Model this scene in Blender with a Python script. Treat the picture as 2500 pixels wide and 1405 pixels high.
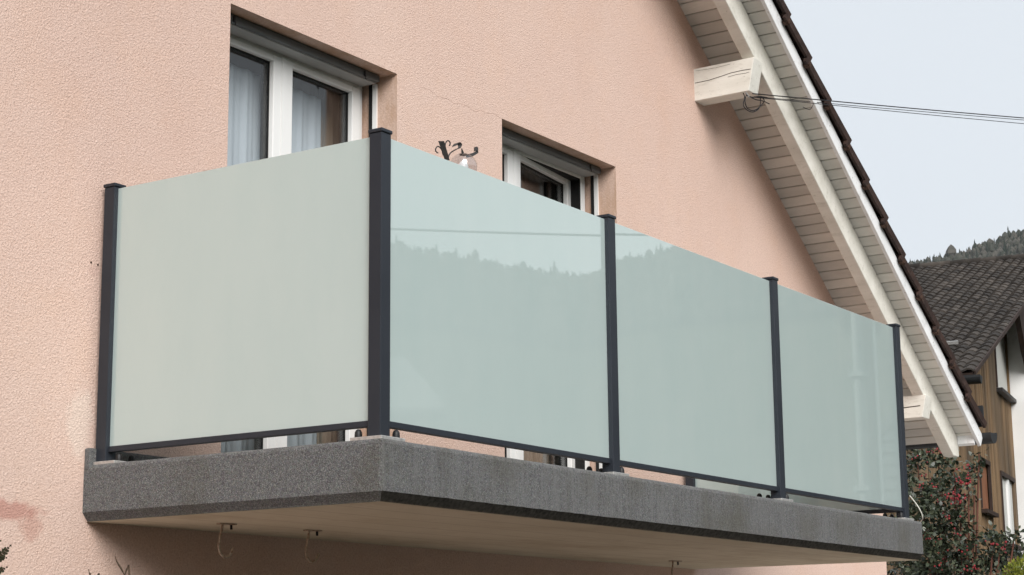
import bpy, bmesh, math, random
from mathutils import Vector, Matrix, noise
random.seed(7)
R = math.radians
for o in list(bpy.data.objects): bpy.data.objects.remove(o)
scene = bpy.context.scene
COL = scene.collection

# ------------------------------------------------------------------ camera
CAM = Vector((-4.8434, -3.7193, -0.7543))
FPX = 4508.13                       # focal length in pixels of a 2500 px wide picture
_yaw, _pit, _rol = 0.988199, 0.201010, -0.009617
FWD = Vector((math.sin(_yaw)*math.cos(_pit), math.cos(_yaw)*math.cos(_pit), math.sin(_pit)))
_r = Vector((math.cos(_yaw), -math.sin(_yaw), 0)); _u = _r.cross(FWD)
RGT = _r*math.cos(_rol) + _u*math.sin(_rol)
UPV = -_r*math.sin(_rol) + _u*math.cos(_rol)
cam = bpy.data.cameras.new('camera'); co = bpy.data.objects.new('camera', cam); COL.objects.link(co)
cam.sensor_width = 36.0; cam.lens = FPX/2500*36.0
cam.clip_start = 0.05; cam.clip_end = 12000
m = Matrix.Identity(4)
for i in range(3): m[i][0], m[i][1], m[i][2], m[i][3] = RGT[i], UPV[i], -FWD[i], CAM[i]
co.matrix_world = m
scene.camera = co
scene.render.resolution_x, scene.render.resolution_y = 1024, 575

def at(px, py, dist):
    """a point of the place, given the direction it is seen in and how far off it stands"""
    d = (FWD + RGT*((px-1250)/FPX) + UPV*((702.5-py)/FPX)).normalized()
    return CAM + d*dist

# ------------------------------------------------------------------ sky, sun, exposure
SUN_TO = Vector((-0.56, -0.66, 0.56)).normalized()
world = bpy.data.worlds.new('World'); scene.world = world; world.use_nodes = True
nt = world.node_tree; nt.nodes.clear()
wo = nt.nodes.new('ShaderNodeOutputWorld'); bg = nt.nodes.new('ShaderNodeBackground')
sky = nt.nodes.new('ShaderNodeTexSky'); sky.sky_type = 'NISHITA'; sky.sun_disc = False
sky.sun_elevation = math.asin(SUN_TO.z); sky.sun_rotation = math.atan2(SUN_TO.x, SUN_TO.y)
sky.air_density = 1.0; sky.dust_density = 4.0; sky.ozone_density = 1.0
mx = nt.nodes.new('ShaderNodeMix'); mx.data_type = 'RGBA'; mx.inputs['Factor'].default_value = 0.92
nt.links.new(sky.outputs['Color'], mx.inputs['A'])
tcw = nt.nodes.new('ShaderNodeTexCoord'); nzw = nt.nodes.new('ShaderNodeTexNoise')
nzw.inputs['Scale'].default_value = 1.6; nzw.inputs['Detail'].default_value = 4
rw = nt.nodes.new('ShaderNodeValToRGB')
rw.color_ramp.elements[0].position = 0.25; rw.color_ramp.elements[0].color = (4.85, 5.16, 5.48, 1)
rw.color_ramp.elements[1].position = 0.75; rw.color_ramp.elements[1].color = (5.22, 5.50, 5.78, 1)
nt.links.new(tcw.outputs['Generated'], nzw.inputs['Vector']); nt.links.new(nzw.outputs['Fac'], rw.inputs['Fac'])
nt.links.new(rw.outputs['Color'], mx.inputs['B'])
nt.links.new(mx.outputs['Result'], bg.inputs['Color']); bg.inputs['Strength'].default_value = 0.1
nt.links.new(bg.outputs['Background'], wo.inputs['Surface'])
sl = bpy.data.lights.new('sun', 'SUN'); sl.energy = 2.3; sl.angle = R(38); sl.color = (1.0, 0.975, 0.94)
so = bpy.data.objects.new('sun', sl); COL.objects.link(so)
so.rotation_euler = (-SUN_TO).to_track_quat('-Z', 'Y').to_euler(); so.location = (-10, -10, 12)
scene.view_settings.view_transform = 'Standard'; scene.view_settings.look = 'None'
scene.view_settings.exposure = 0.71; scene.view_settings.gamma = 1.0
scene.view_settings.use_curve_mapping = False
scene.render.engine = 'CYCLES'

# ------------------------------------------------------------------ material helpers
class Mat:
    def __init__(s, name, rough=0.6, spec=0.4, metal=0.0):
        s.m = bpy.data.materials.new(name); s.m.use_nodes = True
        s.t = s.m.node_tree; s.b = s.t.nodes['Principled BSDF']
        s.b.inputs['Roughness'].default_value = rough; s.b.inputs['Metallic'].default_value = metal
        s.b.inputs['Specular IOR Level'].default_value = spec
        s.tc = s.n('ShaderNodeTexCoord').outputs['Object']
        g = s.n('ShaderNodeNewGeometry'); s.pos = g.outputs['Position']
    def n(s, t, **k):
        x = s.t.nodes.new(t)
        for a, v in k.items(): setattr(x, a, v)
        return x
    def l(s, a, b): s.t.links.new(a, b)
    def noise(s, scale, detail=3, rough=0.55, vec=None, stretch=None, dist=0.0):
        x = s.n('ShaderNodeTexNoise'); x.inputs['Scale'].default_value = scale; x.inputs['Detail'].default_value = detail
        x.inputs['Roughness'].default_value = rough; x.inputs['Distortion'].default_value = dist
        v = s.pos if vec is None else vec
        if stretch:
            mp = s.n('ShaderNodeMapping'); mp.inputs['Scale'].default_value = stretch; s.l(v, mp.inputs['Vector']); v = mp.outputs['Vector']
        s.l(v, x.inputs['Vector']); return x.outputs['Fac']
    def ramp(s, fac, stops):
        r = s.n('ShaderNodeValToRGB'); e = r.color_ramp.elements
        while len(e) < len(stops): e.new(0.5)
        for q, (p, c) in zip(e, stops):
            q.position = p; q.color = (*c, 1) if len(c) == 3 else c
        s.l(fac, r.inputs['Fac']); return r.outputs['Color']
    def mix(s, fac, a, b, mode='MIX'):
        x = s.n('ShaderNodeMix', data_type='RGBA', blend_type=mode)
        if isinstance(fac, (int, float)): x.inputs['Factor'].default_value = fac
        else: s.l(fac, x.inputs['Factor'])
        for k, v in (('A', a), ('B', b)):
            if isinstance(v, tuple): x.inputs[k].default_value = (*v, 1)
            else: s.l(v, x.inputs[k])
        return x.outputs['Result']
    def math(s, op, a, b=0.0):
        x = s.n('ShaderNodeMath', operation=op)
        for i, v in enumerate((a, b)):
            if isinstance(v, (int, float)): x.inputs[i].default_value = v
            else: s.l(v, x.inputs[i])
        return x.outputs[0]
    def col(s, c):
        if isinstance(c, tuple): s.b.inputs['Base Color'].default_value = (*c, 1)
        else: s.l(c, s.b.inputs['Base Color'])
        return s
    def bump(s, h, strength=0.5, dist=0.01):
        x = s.n('ShaderNodeBump'); x.inputs['Strength'].default_value = strength; x.inputs['Distance'].default_value = dist
        s.l(h, x.inputs['Height']); s.l(x.outputs['Normal'], s.b.inputs['Normal']); return s
    def rnd(s):
        return s.n('ShaderNodeObjectInfo').outputs['Random']
    def rough(s, sock): s.l(sock, s.b.inputs['Roughness']); return s
def g3(v): return (v, v, v)

M = {}
# pink roughcast render
k = Mat('pink_roughcast', 0.92, 0.15)
grain = k.noise(125, 4, 0.6, dist=0.5); fine = k.noise(260, 2, 0.5); big = k.noise(1.1, 4, 0.6); mid = k.noise(5.5, 3, 0.6)
c = k.ramp(grain, [(0.26, (0.60, 0.425, 0.352)), (0.5, (0.752, 0.563, 0.482)), (0.74, (0.85, 0.668, 0.585))])
c = k.mix(k.math('MULTIPLY', big, 0.55), c, k.mix(1.0, c, (0.95, 0.90, 0.87), 'MULTIPLY'))
c = k.mix(k.ramp(mid, [(0.45, g3(0)), (0.75, g3(0.35))]), c, k.mix(1.0, c, (1.02, 0.97, 0.90), 'MULTIPLY'))
# the reddish patch of older paint low down on the left
sp = k.n('ShaderNodeSeparateXYZ'); k.l(k.pos, sp.inputs['Vector'])
def blob(k, cx, cz, rx, rz, amp):
    sp = k.n('ShaderNodeSeparateXYZ'); k.l(k.pos, sp.inputs['Vector'])
    a = k.math('DIVIDE', k.math('SUBTRACT', sp.outputs['X'], cx), rx); b = k.math('DIVIDE', k.math('SUBTRACT', sp.outputs['Z'], cz), rz)
    d = k.math('SQRT', k.math('ADD', k.math('MULTIPLY', a, a), k.math('MULTIPLY', b, b)))
    d = k.math('ADD', d, k.math('MULTIPLY', k.math('SUBTRACT', k.noise(14, 4, 0.65), 0.5), 1.5))
    return k.ramp(d, [(0.55, g3(amp)), (1.0, g3(0))])
c = k.mix(k.ramp(k.noise(0.8, 5, 0.62, stretch=(1, 1, 0.6)), [(0.38, g3(0.0)), (0.68, g3(0.55))]), c, k.mix(1.0, c, (0.93, 0.885, 0.875), 'MULTIPLY'))
c = k.mix(k.ramp(k.noise(3.2, 4, 0.6, stretch=(1, 1, 0.25)), [(0.52, g3(0.0)), (0.74, g3(0.4))]), c, k.mix(1.0, c, (0.94, 0.90, 0.87), 'MULTIPLY'))
c = k.mix(blob(k, -0.012, 0.715, 0.03, 0.028, 0.45), c, (0.62, 0.42, 0.36))
c = k.mix(blob(k, -0.06, 0.13, 0.07, 0.16, 0.40), c, (0.80, 0.69, 0.60))
c = k.mix(blob(k, -0.37, -0.205, 0.17, 0.040, 0.80), c, (0.53, 0.275, 0.225))
c = k.mix(blob(k, -0.27, -0.255, 0.06, 0.06, 0.60), c, (0.55, 0.31, 0.25))
k.col(c)
hh = k.math('ADD', k.math('MULTIPLY', grain, 1.0), k.math('MULTIPLY', fine, 0.35))
k.bump(hh, 0.75, 0.009); M['wall'] = k.m

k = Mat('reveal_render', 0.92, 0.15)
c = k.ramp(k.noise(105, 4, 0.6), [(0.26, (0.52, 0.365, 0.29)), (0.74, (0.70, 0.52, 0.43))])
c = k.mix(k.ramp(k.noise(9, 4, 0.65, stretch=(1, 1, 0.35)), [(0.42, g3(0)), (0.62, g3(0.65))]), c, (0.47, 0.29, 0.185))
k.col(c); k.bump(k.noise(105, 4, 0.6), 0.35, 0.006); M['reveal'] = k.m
# exposed-aggregate concrete edge of the balcony
def concrete(name, streak):
  k = Mat(name, 0.9, 0.2)
  v = k.n('ShaderNodeTexVoronoi'); v.inputs['Scale'].default_value = 165; k.l(k.pos, v.inputs['Vector'])
  s1 = k.noise(260, 3, 0.65); st = k.noise(70, 3, 0.6, stretch=(1, 1, 0.05)); bg_ = k.noise(2.2, 4, 0.6)
  c = k.ramp(s1, [(0.28, (0.055, 0.056, 0.057)), (0.5, (0.116, 0.118, 0.119)), (0.70, (0.245, 0.246, 0.246))])
  c = k.mix(0.35, c, k.mix(1.0, c, v.outputs['Color'], 'OVERLAY'))
  bw = k.n('ShaderNodeRGBToBW'); k.l(c, bw.inputs['Color']); c = k.mix(0.85, c, k.mix(1.0, bw.outputs['Val'], (1.0, 1.0, 1.0), 'MULTIPLY'))
  c = k.mix(k.ramp(st, [(0.42, g3(0.0)), (0.62, g3(0.5*streak+.04))]), c, (0.165, 0.164, 0.162))
  c = k.mix(k.ramp(bg_, [(0.5, g3(0)), (0.72, g3(0.45))]), c, (0.075, 0.068, 0.046))
  c = k.mix(k.ramp(k.noise(5, 5, 0.75, stretch=(1, 1, 0.2)), [(0.56, g3(0)), (0.74, g3(0.45*streak))]), c, (0.062, 0.058, 0.046))
  k.col(c); k.bump(s1, 0.6, 0.005); return k.m
M['concrete'] = concrete('brushed_washed_concrete', 1.0); M['concrete2'] = concrete('washed_concrete', 0.1)
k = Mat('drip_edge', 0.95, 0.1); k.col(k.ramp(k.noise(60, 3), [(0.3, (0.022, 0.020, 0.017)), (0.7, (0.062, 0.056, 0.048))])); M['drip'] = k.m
k = Mat('slab_underside', 0.9, 0.15)
c = k.ramp(k.noise(1.6, 5, 0.6), [(0.3, (0.70, 0.645, 0.50)), (0.7, (0.80, 0.745, 0.60))])
c = k.mix(k.ramp(k.noise(5, 5, 0.7), [(0.60, g3(0)), (0.78, g3(0.5))]), c, (0.42, 0.34, 0.22))
wv = k.n('ShaderNodeTexWave', wave_type='BANDS', bands_direction='Y'); wv.inputs['Scale'].default_value = 1.6; wv.inputs['Distortion'].default_value = 0.25; k.l(k.pos, wv.inputs['Vector'])
jn = k.ramp(wv.outputs['Fac'], [(0.0, g3(1)), (0.025, g3(0))])
c = k.mix(k.math('MULTIPLY', jn, 0.28), c, (0.33, 0.27, 0.18))
c = k.mix(k.ramp(k.noise(0.9, 5, 0.7, stretch=(1, 2.2, 1)), [(0.50, g3(0)), (0.70, g3(0.5))]), c, (0.46, 0.37, 0.24))
k.col(c); k.bump(k.math('SUBTRACT', k.noise(40, 3), jn), 0.15, 0.003); M['under'] = k.m
k = Mat('slab_top', 0.9, 0.2); k.col(k.ramp(k.noise(60, 3), [(0.3, (0.22, 0.21, 0.2)), (0.7, (0.36, 0.345, 0.325))])); M['slabtop'] = k.m

# anthracite powder coat, steel, rubber
k = Mat('anthracite_metal', 0.38, 0.28)
k.col(k.ramp(k.noise(3, 3), [(0.3, (0.022, 0.026, 0.034)), (0.7, (0.028, 0.033, 0.042))])); k.bump(k.noise(900, 1), 0.05, 0.001); M['anth'] = k.m
k = Mat('galvanised_plate', 0.45, 0.5, 0.6); k.col(k.ramp(k.noise(60, 3), [(0.3, (0.40, 0.39, 0.38)), (0.7, (0.60, 0.59, 0.57))])); M['plate'] = k.m
k = Mat('black_cap', 0.5, 0.4); k.col((0.012, 0.012, 0.013)); M['black'] = k.m
k = Mat('black_iron', 0.5, 0.5); k.col(k.ramp(k.noise(80, 2), [(0.3, (0.012, 0.011, 0.011)), (0.7, (0.035, 0.032, 0.03))])); M['iron'] = k.m
k = Mat('hook_metal', 0.6, 0.3, 0.2); k.col(k.ramp(k.noise(90, 3), [(0.35, (0.36, 0.25, 0.18)), (0.65, (0.60, 0.52, 0.44))])); M['hook'] = k.m

# milky safety glass
def milky():
    m = bpy.data.materials.new('milky_glass'); m.use_nodes = True; t = m.node_tree; t.nodes.clear()
    n = t.nodes.new; out = n('ShaderNodeOutputMaterial')
    d = n('ShaderNodeBsdfDiffuse'); tr = n('ShaderNodeBsdfTranslucent'); gl = n('ShaderNodeBsdfGlossy'); fr = n('ShaderNodeFresnel')
    d.inputs['Color'].default_value = (0.605, 0.725, 0.71, 1); tr.inputs['Color'].default_value = (0.60, 0.84, 0.83, 1)
    gl.inputs['Color'].default_value = (0.97, 1, 0.97, 1); gl.inputs['Roughness'].default_value = 0.012; fr.inputs['IOR'].default_value = 1.5
    f2 = n('ShaderNodeMath'); f2.operation = 'MULTIPLY'; f2.inputs[1].default_value = 2.4; f2.use_clamp = True; t.links.new(fr.outputs[0], f2.inputs[0])   # both faces of the laminate
    a = n('ShaderNodeMixShader'); a.inputs['Fac'].default_value = 0.28; b = n('ShaderNodeMixShader')
    t.links.new(d.outputs[0], a.inputs[1]); t.links.new(tr.outputs[0], a.inputs[2])
    t.links.new(f2.outputs[0], b.inputs['Fac']); t.links.new(a.outputs[0], b.inputs[1]); t.links.new(gl.outputs[0], b.inputs[2])
    ge0 = n('ShaderNodeNewGeometry'); dn = n('ShaderNodeTexNoise'); dn.inputs['Scale'].default_value = 6; dn.inputs['Detail'].default_value = 6; dn.inputs['Roughness'].default_value = 0.7
    mpg = n('ShaderNodeMapping'); mpg.inputs['Scale'].default_value = (1, 1, 0.35); t.links.new(ge0.outputs['Position'], mpg.inputs['Vector']); t.links.new(mpg.outputs['Vector'], dn.inputs['Vector'])
    dr = n('ShaderNodeValToRGB'); dr.color_ramp.elements[0].position = 0.35; dr.color_ramp.elements[0].color = (0.605, 0.715, 0.70, 1); dr.color_ramp.elements[1].position = 0.75; dr.color_ramp.elements[1].color = (0.640, 0.74, 0.722, 1)
    t.links.new(dn.outputs['Fac'], dr.inputs['Fac']); t.links.new(dr.outputs['Color'], d.inputs['Color'])
    # the pane is not perfectly flat
    nz = n('ShaderNodeTexNoise'); nz.inputs['Scale'].default_value = 1.3; bp = n('ShaderNodeBump'); bp.inputs['Strength'].default_value = 0.004; bp.inputs['Distance'].default_value = 0.02
    ge = n('ShaderNodeNewGeometry'); t.links.new(ge.outputs['Position'], nz.inputs['Vector']); t.links.new(nz.outputs['Fac'], bp.inputs['Height']); t.links.new(bp.outputs['Normal'], gl.inputs['Normal'])
    t.links.new(b.outputs[0], out.inputs['Surface']); return m
M['milky'] = milky()
k = Mat('glass_cut_edge', 0.35, 0.5); k.col((0.22, 0.34, 0.31)); M['gedge'] = k.m
def clear(name, tint=(0.96, 0.975, 0.98), rough=0.0, ior=1.5):
    m = bpy.data.materials.new(name); m.use_nodes = True; t = m.node_tree; t.nodes.clear(); n = t.nodes.new
    out = n('ShaderNodeOutputMaterial'); tr = n('ShaderNodeBsdfTransparent'); gl = n('ShaderNodeBsdfGlossy'); fr = n('ShaderNodeFresnel'); b = n('ShaderNodeMixShader')
    tr.inputs['Color'].default_value = (*tint, 1); gl.inputs['Roughness'].default_value = rough
    ge = n('ShaderNodeNewGeometry'); mr = n('ShaderNodeMapRange'); mr.inputs['To Min'].default_value = ior; mr.inputs['To Max'].default_value = 1/ior
    t.links.new(ge.outputs['Backfacing'], mr.inputs['Value']); t.links.new(mr.outputs['Result'], fr.inputs['IOR'])
    t.links.new(fr.outputs[0], b.inputs['Fac']); t.links.new(tr.outputs[0], b.inputs[1]); t.links.new(gl.outputs[0], b.inputs[2]); t.links.new(b.outputs[0], out.inputs['Surface']); return m
M['pane'] = clear('window_glass'); M['globe'] = clear('lamp_glass', (0.90, 0.91, 0.93), 0.03, 2.1)

k = Mat('white_frame', 0.35, 0.5); k.col((0.80, 0.80, 0.79)); M['frame'] = k.m
k = Mat('black_gasket', 0.7, 0.3); k.col((0.012, 0.012, 0.012)); M['gasket'] = k.m
k = Mat('blind_grey', 0.5, 0.5); k.col((0.40, 0.41, 0.41)); M['blind'] = k.m
k = Mat('blind_dark_grey', 0.5, 0.5); k.col((0.10, 0.105, 0.105)); M['blinddk'] = k.m
def cloth(name, c, tr):
    m = bpy.data.materials.new(name); m.use_nodes = True; t = m.node_tree; t.nodes.clear(); n = t.nodes.new
    out = n('ShaderNodeOutputMaterial'); d = n('ShaderNodeBsdfDiffuse'); x = n('ShaderNodeBsdfTranslucent'); b = n('ShaderNodeMixShader')
    d.inputs['Color'].default_value = (*c, 1); x.inputs['Color'].default_value = (*c, 1); b.inputs['Fac'].default_value = tr
    t.links.new(d.outputs[0], b.inputs[1]); t.links.new(x.outputs[0], b.inputs[2]); t.links.new(b.outputs[0], out.inputs['Surface']); return m
M['sheer'] = cloth('sheer_curtain', (0.62, 0.66, 0.70), 0.25); M['drape'] = cloth('brown_drape', (0.33, 0.26, 0.20), 0.1)
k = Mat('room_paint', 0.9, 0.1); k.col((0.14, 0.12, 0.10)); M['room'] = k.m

# painted timber under the eaves
def paint(name, lo, hi, dirt, scale=(1, 1, 1), rvar=0.0, amount=0.5, flake=0.12):
    k = Mat(name, 0.7, 0.25)
    c = k.ramp(k.noise(9, 5, 0.65, stretch=scale), [(0.3, lo), (0.7, hi)])
    c = k.mix(k.ramp(k.noise(23, 5, 0.7, stretch=scale), [(0.55, g3(0)), (0.75, g3(amount))]), c, dirt)
    if rvar:
        f = k.math('ADD', k.math('MULTIPLY', k.rnd(), rvar), 1 - rvar); c = k.mix(1.0, c, k.ramp(f, [(0, g3(0)), (1, g3(1))]), 'MULTIPLY')
    c = k.mix(k.ramp(k.noise(55, 6, 0.75, stretch=tuple(q**.6 for q in scale)), [(0.61, g3(0)), (0.66, g3(flake))]), c, (0.27, 0.24, 0.20))
    k.col(c); k.bump(k.noise(60, 4, 0.6, stretch=scale), 0.25, 0.003); return k.m
M['soffit'] = paint('soffit_board_paint', (0.74, 0.715, 0.66), (0.84, 0.815, 0.765), (0.62, 0.575, 0.51), (1, 0.15, 1), 0.24, 0.35)
M['beam'] = paint('old_white_beam', (0.67, 0.65, 0.585), (0.81, 0.79, 0.73), (0.47, 0.445, 0.38), (1, 0.25, 1), 0, 0.6, 0.45)
M['barge'] = paint('peeling_white_paint', (0.74, 0.75, 0.76), (0.86, 0.865, 0.87), (0.40, 0.38, 0.36), (0.35, 1, 0.35), 0, 0.55, 0.75)
k = Mat('timber_crack', 0.9, 0.1); k.col((0.05, 0.04, 0.03)); M['crack'] = k.m
k = Mat('render_crack', 0.9, 0.1); k.col((0.50, 0.345, 0.28)); M['wcrack'] = k.m
k = Mat('brown_clay_tile', 0.75, 0.3)
c = k.ramp(k.noise(14, 4, 0.6), [(0.3, (0.020, 0.011, 0.009)), (0.7, (0.058, 0.032, 0.025))])
c = k.mix(k.ramp(k.noise(50, 3), [(0.62, g3(0)), (0.75, g3(0.6))]), c, (0.11, 0.095, 0.075))
k.col(c); k.bump(k.noise(90, 3), 0.3, 0.003); M['tile'] = k.m
k = Mat('clay_tile_lug', 0.8, 0.2); k.col(k.ramp(k.noise(70, 3), [(0.35, (0.03, 0.018, 0.013)), (0.65, (0.105, 0.062, 0.046))])); M['lug'] = k.m
k = Mat('dark_gutter', 0.5, 0.4); k.col((0.022, 0.023, 0.025)); M['gutter'] = k.m
k = Mat('wire_rubber', 0.6, 0.3); k.col((0.018, 0.018, 0.02)); M['wire'] = k.m
k = Mat('white_cable', 0.5, 0.4); k.col((0.62, 0.62, 0.56)); M['wcable'] = k.m

# the neighbouring chalet
k = Mat('chalet_tile', 0.85, 0.25)
c = k.ramp(k.noise(3.0, 4, 0.65), [(0.3, (0.032, 0.027, 0.024)), (0.7, (0.095, 0.080, 0.068))])
f = k.math('ADD', k.math('MULTIPLY', k.rnd(), 0.65), 0.4); c = k.mix(1.0, c, k.ramp(f, [(0, g3(0)), (1, g3(1))]), 'MULTIPLY')
c = k.mix(k.ramp(k.noise(20, 3), [(0.66, g3(0)), (0.8, g3(0.5))]), c, (0.16, 0.15, 0.13)); k.col(c); M['ctile'] = k.m
k = Mat('weathered_larch', 0.8, 0.2)
c = k.ramp(k.noise(9, 5, 0.7, stretch=(4, 4, 0.10)), [(0.25, (0.070, 0.050, 0.033)), (0.5, (0.25, 0.158, 0.085)), (0.75, (0.42, 0.295, 0.17))])
c = k.mix(k.ramp(k.noise(0.55, 3, 0.5, stretch=(1, 1, 0.5)), [(0.46, g3(0)), (0.62, g3(0.65))]), c, (0.095, 0.080, 0.062))
f = k.math('ADD', k.math('MULTIPLY', k.rnd(), 0.45), 0.55); c = k.mix(1.0, c, k.ramp(f, [(0, g3(0)), (1, g3(1))]), 'MULTIPLY')
k.col(c); M['larch'] = k.m
k = Mat('chalet_white', 0.9, 0.2); k.col(k.ramp(k.noise(1.5, 4), [(0.3, (0.76, 0.76, 0.75)), (0.7, (0.83, 0.83, 0.82))])); M['cwhite'] = k.m
k = Mat('chalet_dark_wood', 0.7, 0.3); k.col(k.ramp(k.noise(6, 4, stretch=(1, 1, .3)), [(0.3, (0.020, 0.012, 0.010)), (0.7, (0.05, 0.03, 0.022))])); M['cdark'] = k.m
k = Mat('chalet_flashing', 0.5, 0.4); k.col((0.025, 0.022, 0.022)); M['cflash'] = k.m
k = Mat('chalet_blind', 0.7, 0.2); k.col((0.56, 0.56, 0.53)); M['cblind'] = k.m
k = Mat('chalet_shutter', 0.8, 0.2); k.col(k.ramp(k.noise(8, 4, stretch=(3, 3, .3)), [(0.3, (0.16, 0.065, 0.035)), (0.7, (0.28, 0.13, 0.07))])); M['cshut'] = k.m

# plants, ground, hills
def leafmat(name, a, b, rough=0.45, spec=0.4):
    k = Mat(name, rough, spec); at_ = k.n('ShaderNodeAttribute', attribute_name='tint')
    k.col(k.ramp(at_.outputs['Fac'], [(0, a), (1, b)])); return k.m
M['holly'] = leafmat('holly_leaf', (0.014, 0.023, 0.011), (0.10, 0.115, 0.07), 0.36, 0.5)
M['berry'] = leafmat('red_berry', (0.10, 0.008, 0.010), (0.30, 0.018, 0.026), 0.4)
M['bark'] = Mat('bark', 0.9, 0.1).col((0.075, 0.052, 0.036)).m
M['rbark'] = Mat('reddish_twig', 0.8, 0.2).col((0.13, 0.055, 0.04)).m
M['thuja'] = leafmat('thuja_spray', (0.018, 0.024, 0.010), (0.045, 0.055, 0.022), 0.6)
M['yellow'] = leafmat('yellow_green_leaf', (0.10, 0.13, 0.012), (0.26, 0.27, 0.03), 0.6)
M['forest'] = leafmat('forest_crowns', (0.017, 0.026, 0.018), (0.085, 0.078, 0.066), 0.9, 0.1)
k = Mat('forest_floor', 1, 0.0); k.col(k.ramp(k.noise(0.02, 4), [(0.3, (0.03, 0.035, 0.022)), (0.7, (0.06, 0.055, 0.04))])); M['hill'] = k.m
k = Mat('garden_ground', 1, 0.05)
c = k.ramp(k.noise(0.35, 4), [(0.4, (0.026, 0.036, 0.013)), (0.6, (0.042, 0.038, 0.026))]); k.col(c); M['ground'] = k.m
k = Mat('paved_forecourt', 0.95, 0.1); k.col(k.ramp(k.noise(30, 3), [(0.3, (0.026, 0.024, 0.021)), (0.7, (0.046, 0.042, 0.036))])); M['paving'] = k.m
k = Mat('pale_bounce_ground', 0.9, 0.1); k.col(k.ramp(k.noise(20, 3), [(0.3, (0.36, 0.35, 0.33)), (0.7, (0.46, 0.45, 0.43))])); M['bounce_patch'] = k.m
k = Mat('pale_cladding', 0.8, 0.2); k.col((0.42, 0.44, 0.43)); M['clad'] = k.m
k = Mat('pale_render', 0.9, 0.1); k.col((0.085, 0.085, 0.08)); M['rend'] = k.m
k = Mat('pale_roof', 0.7, 0.3); k.col((0.34, 0.33, 0.32)); M['proof'] = k.m
k = Mat('dull_white_pipe', 0.8, 0.1); k.col((0.17, 0.18, 0.175)); M['dpipe'] = k.m
k = Mat('grey_ribbed_roof', 1.0, 0.0); k.col((0.055, 0.06, 0.058)); M['ribroof'] = k.m
k = Mat('grey_roof_rib', 1.0, 0.0); k.col((0.19, 0.195, 0.19)); M['rib'] = k.m

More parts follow.
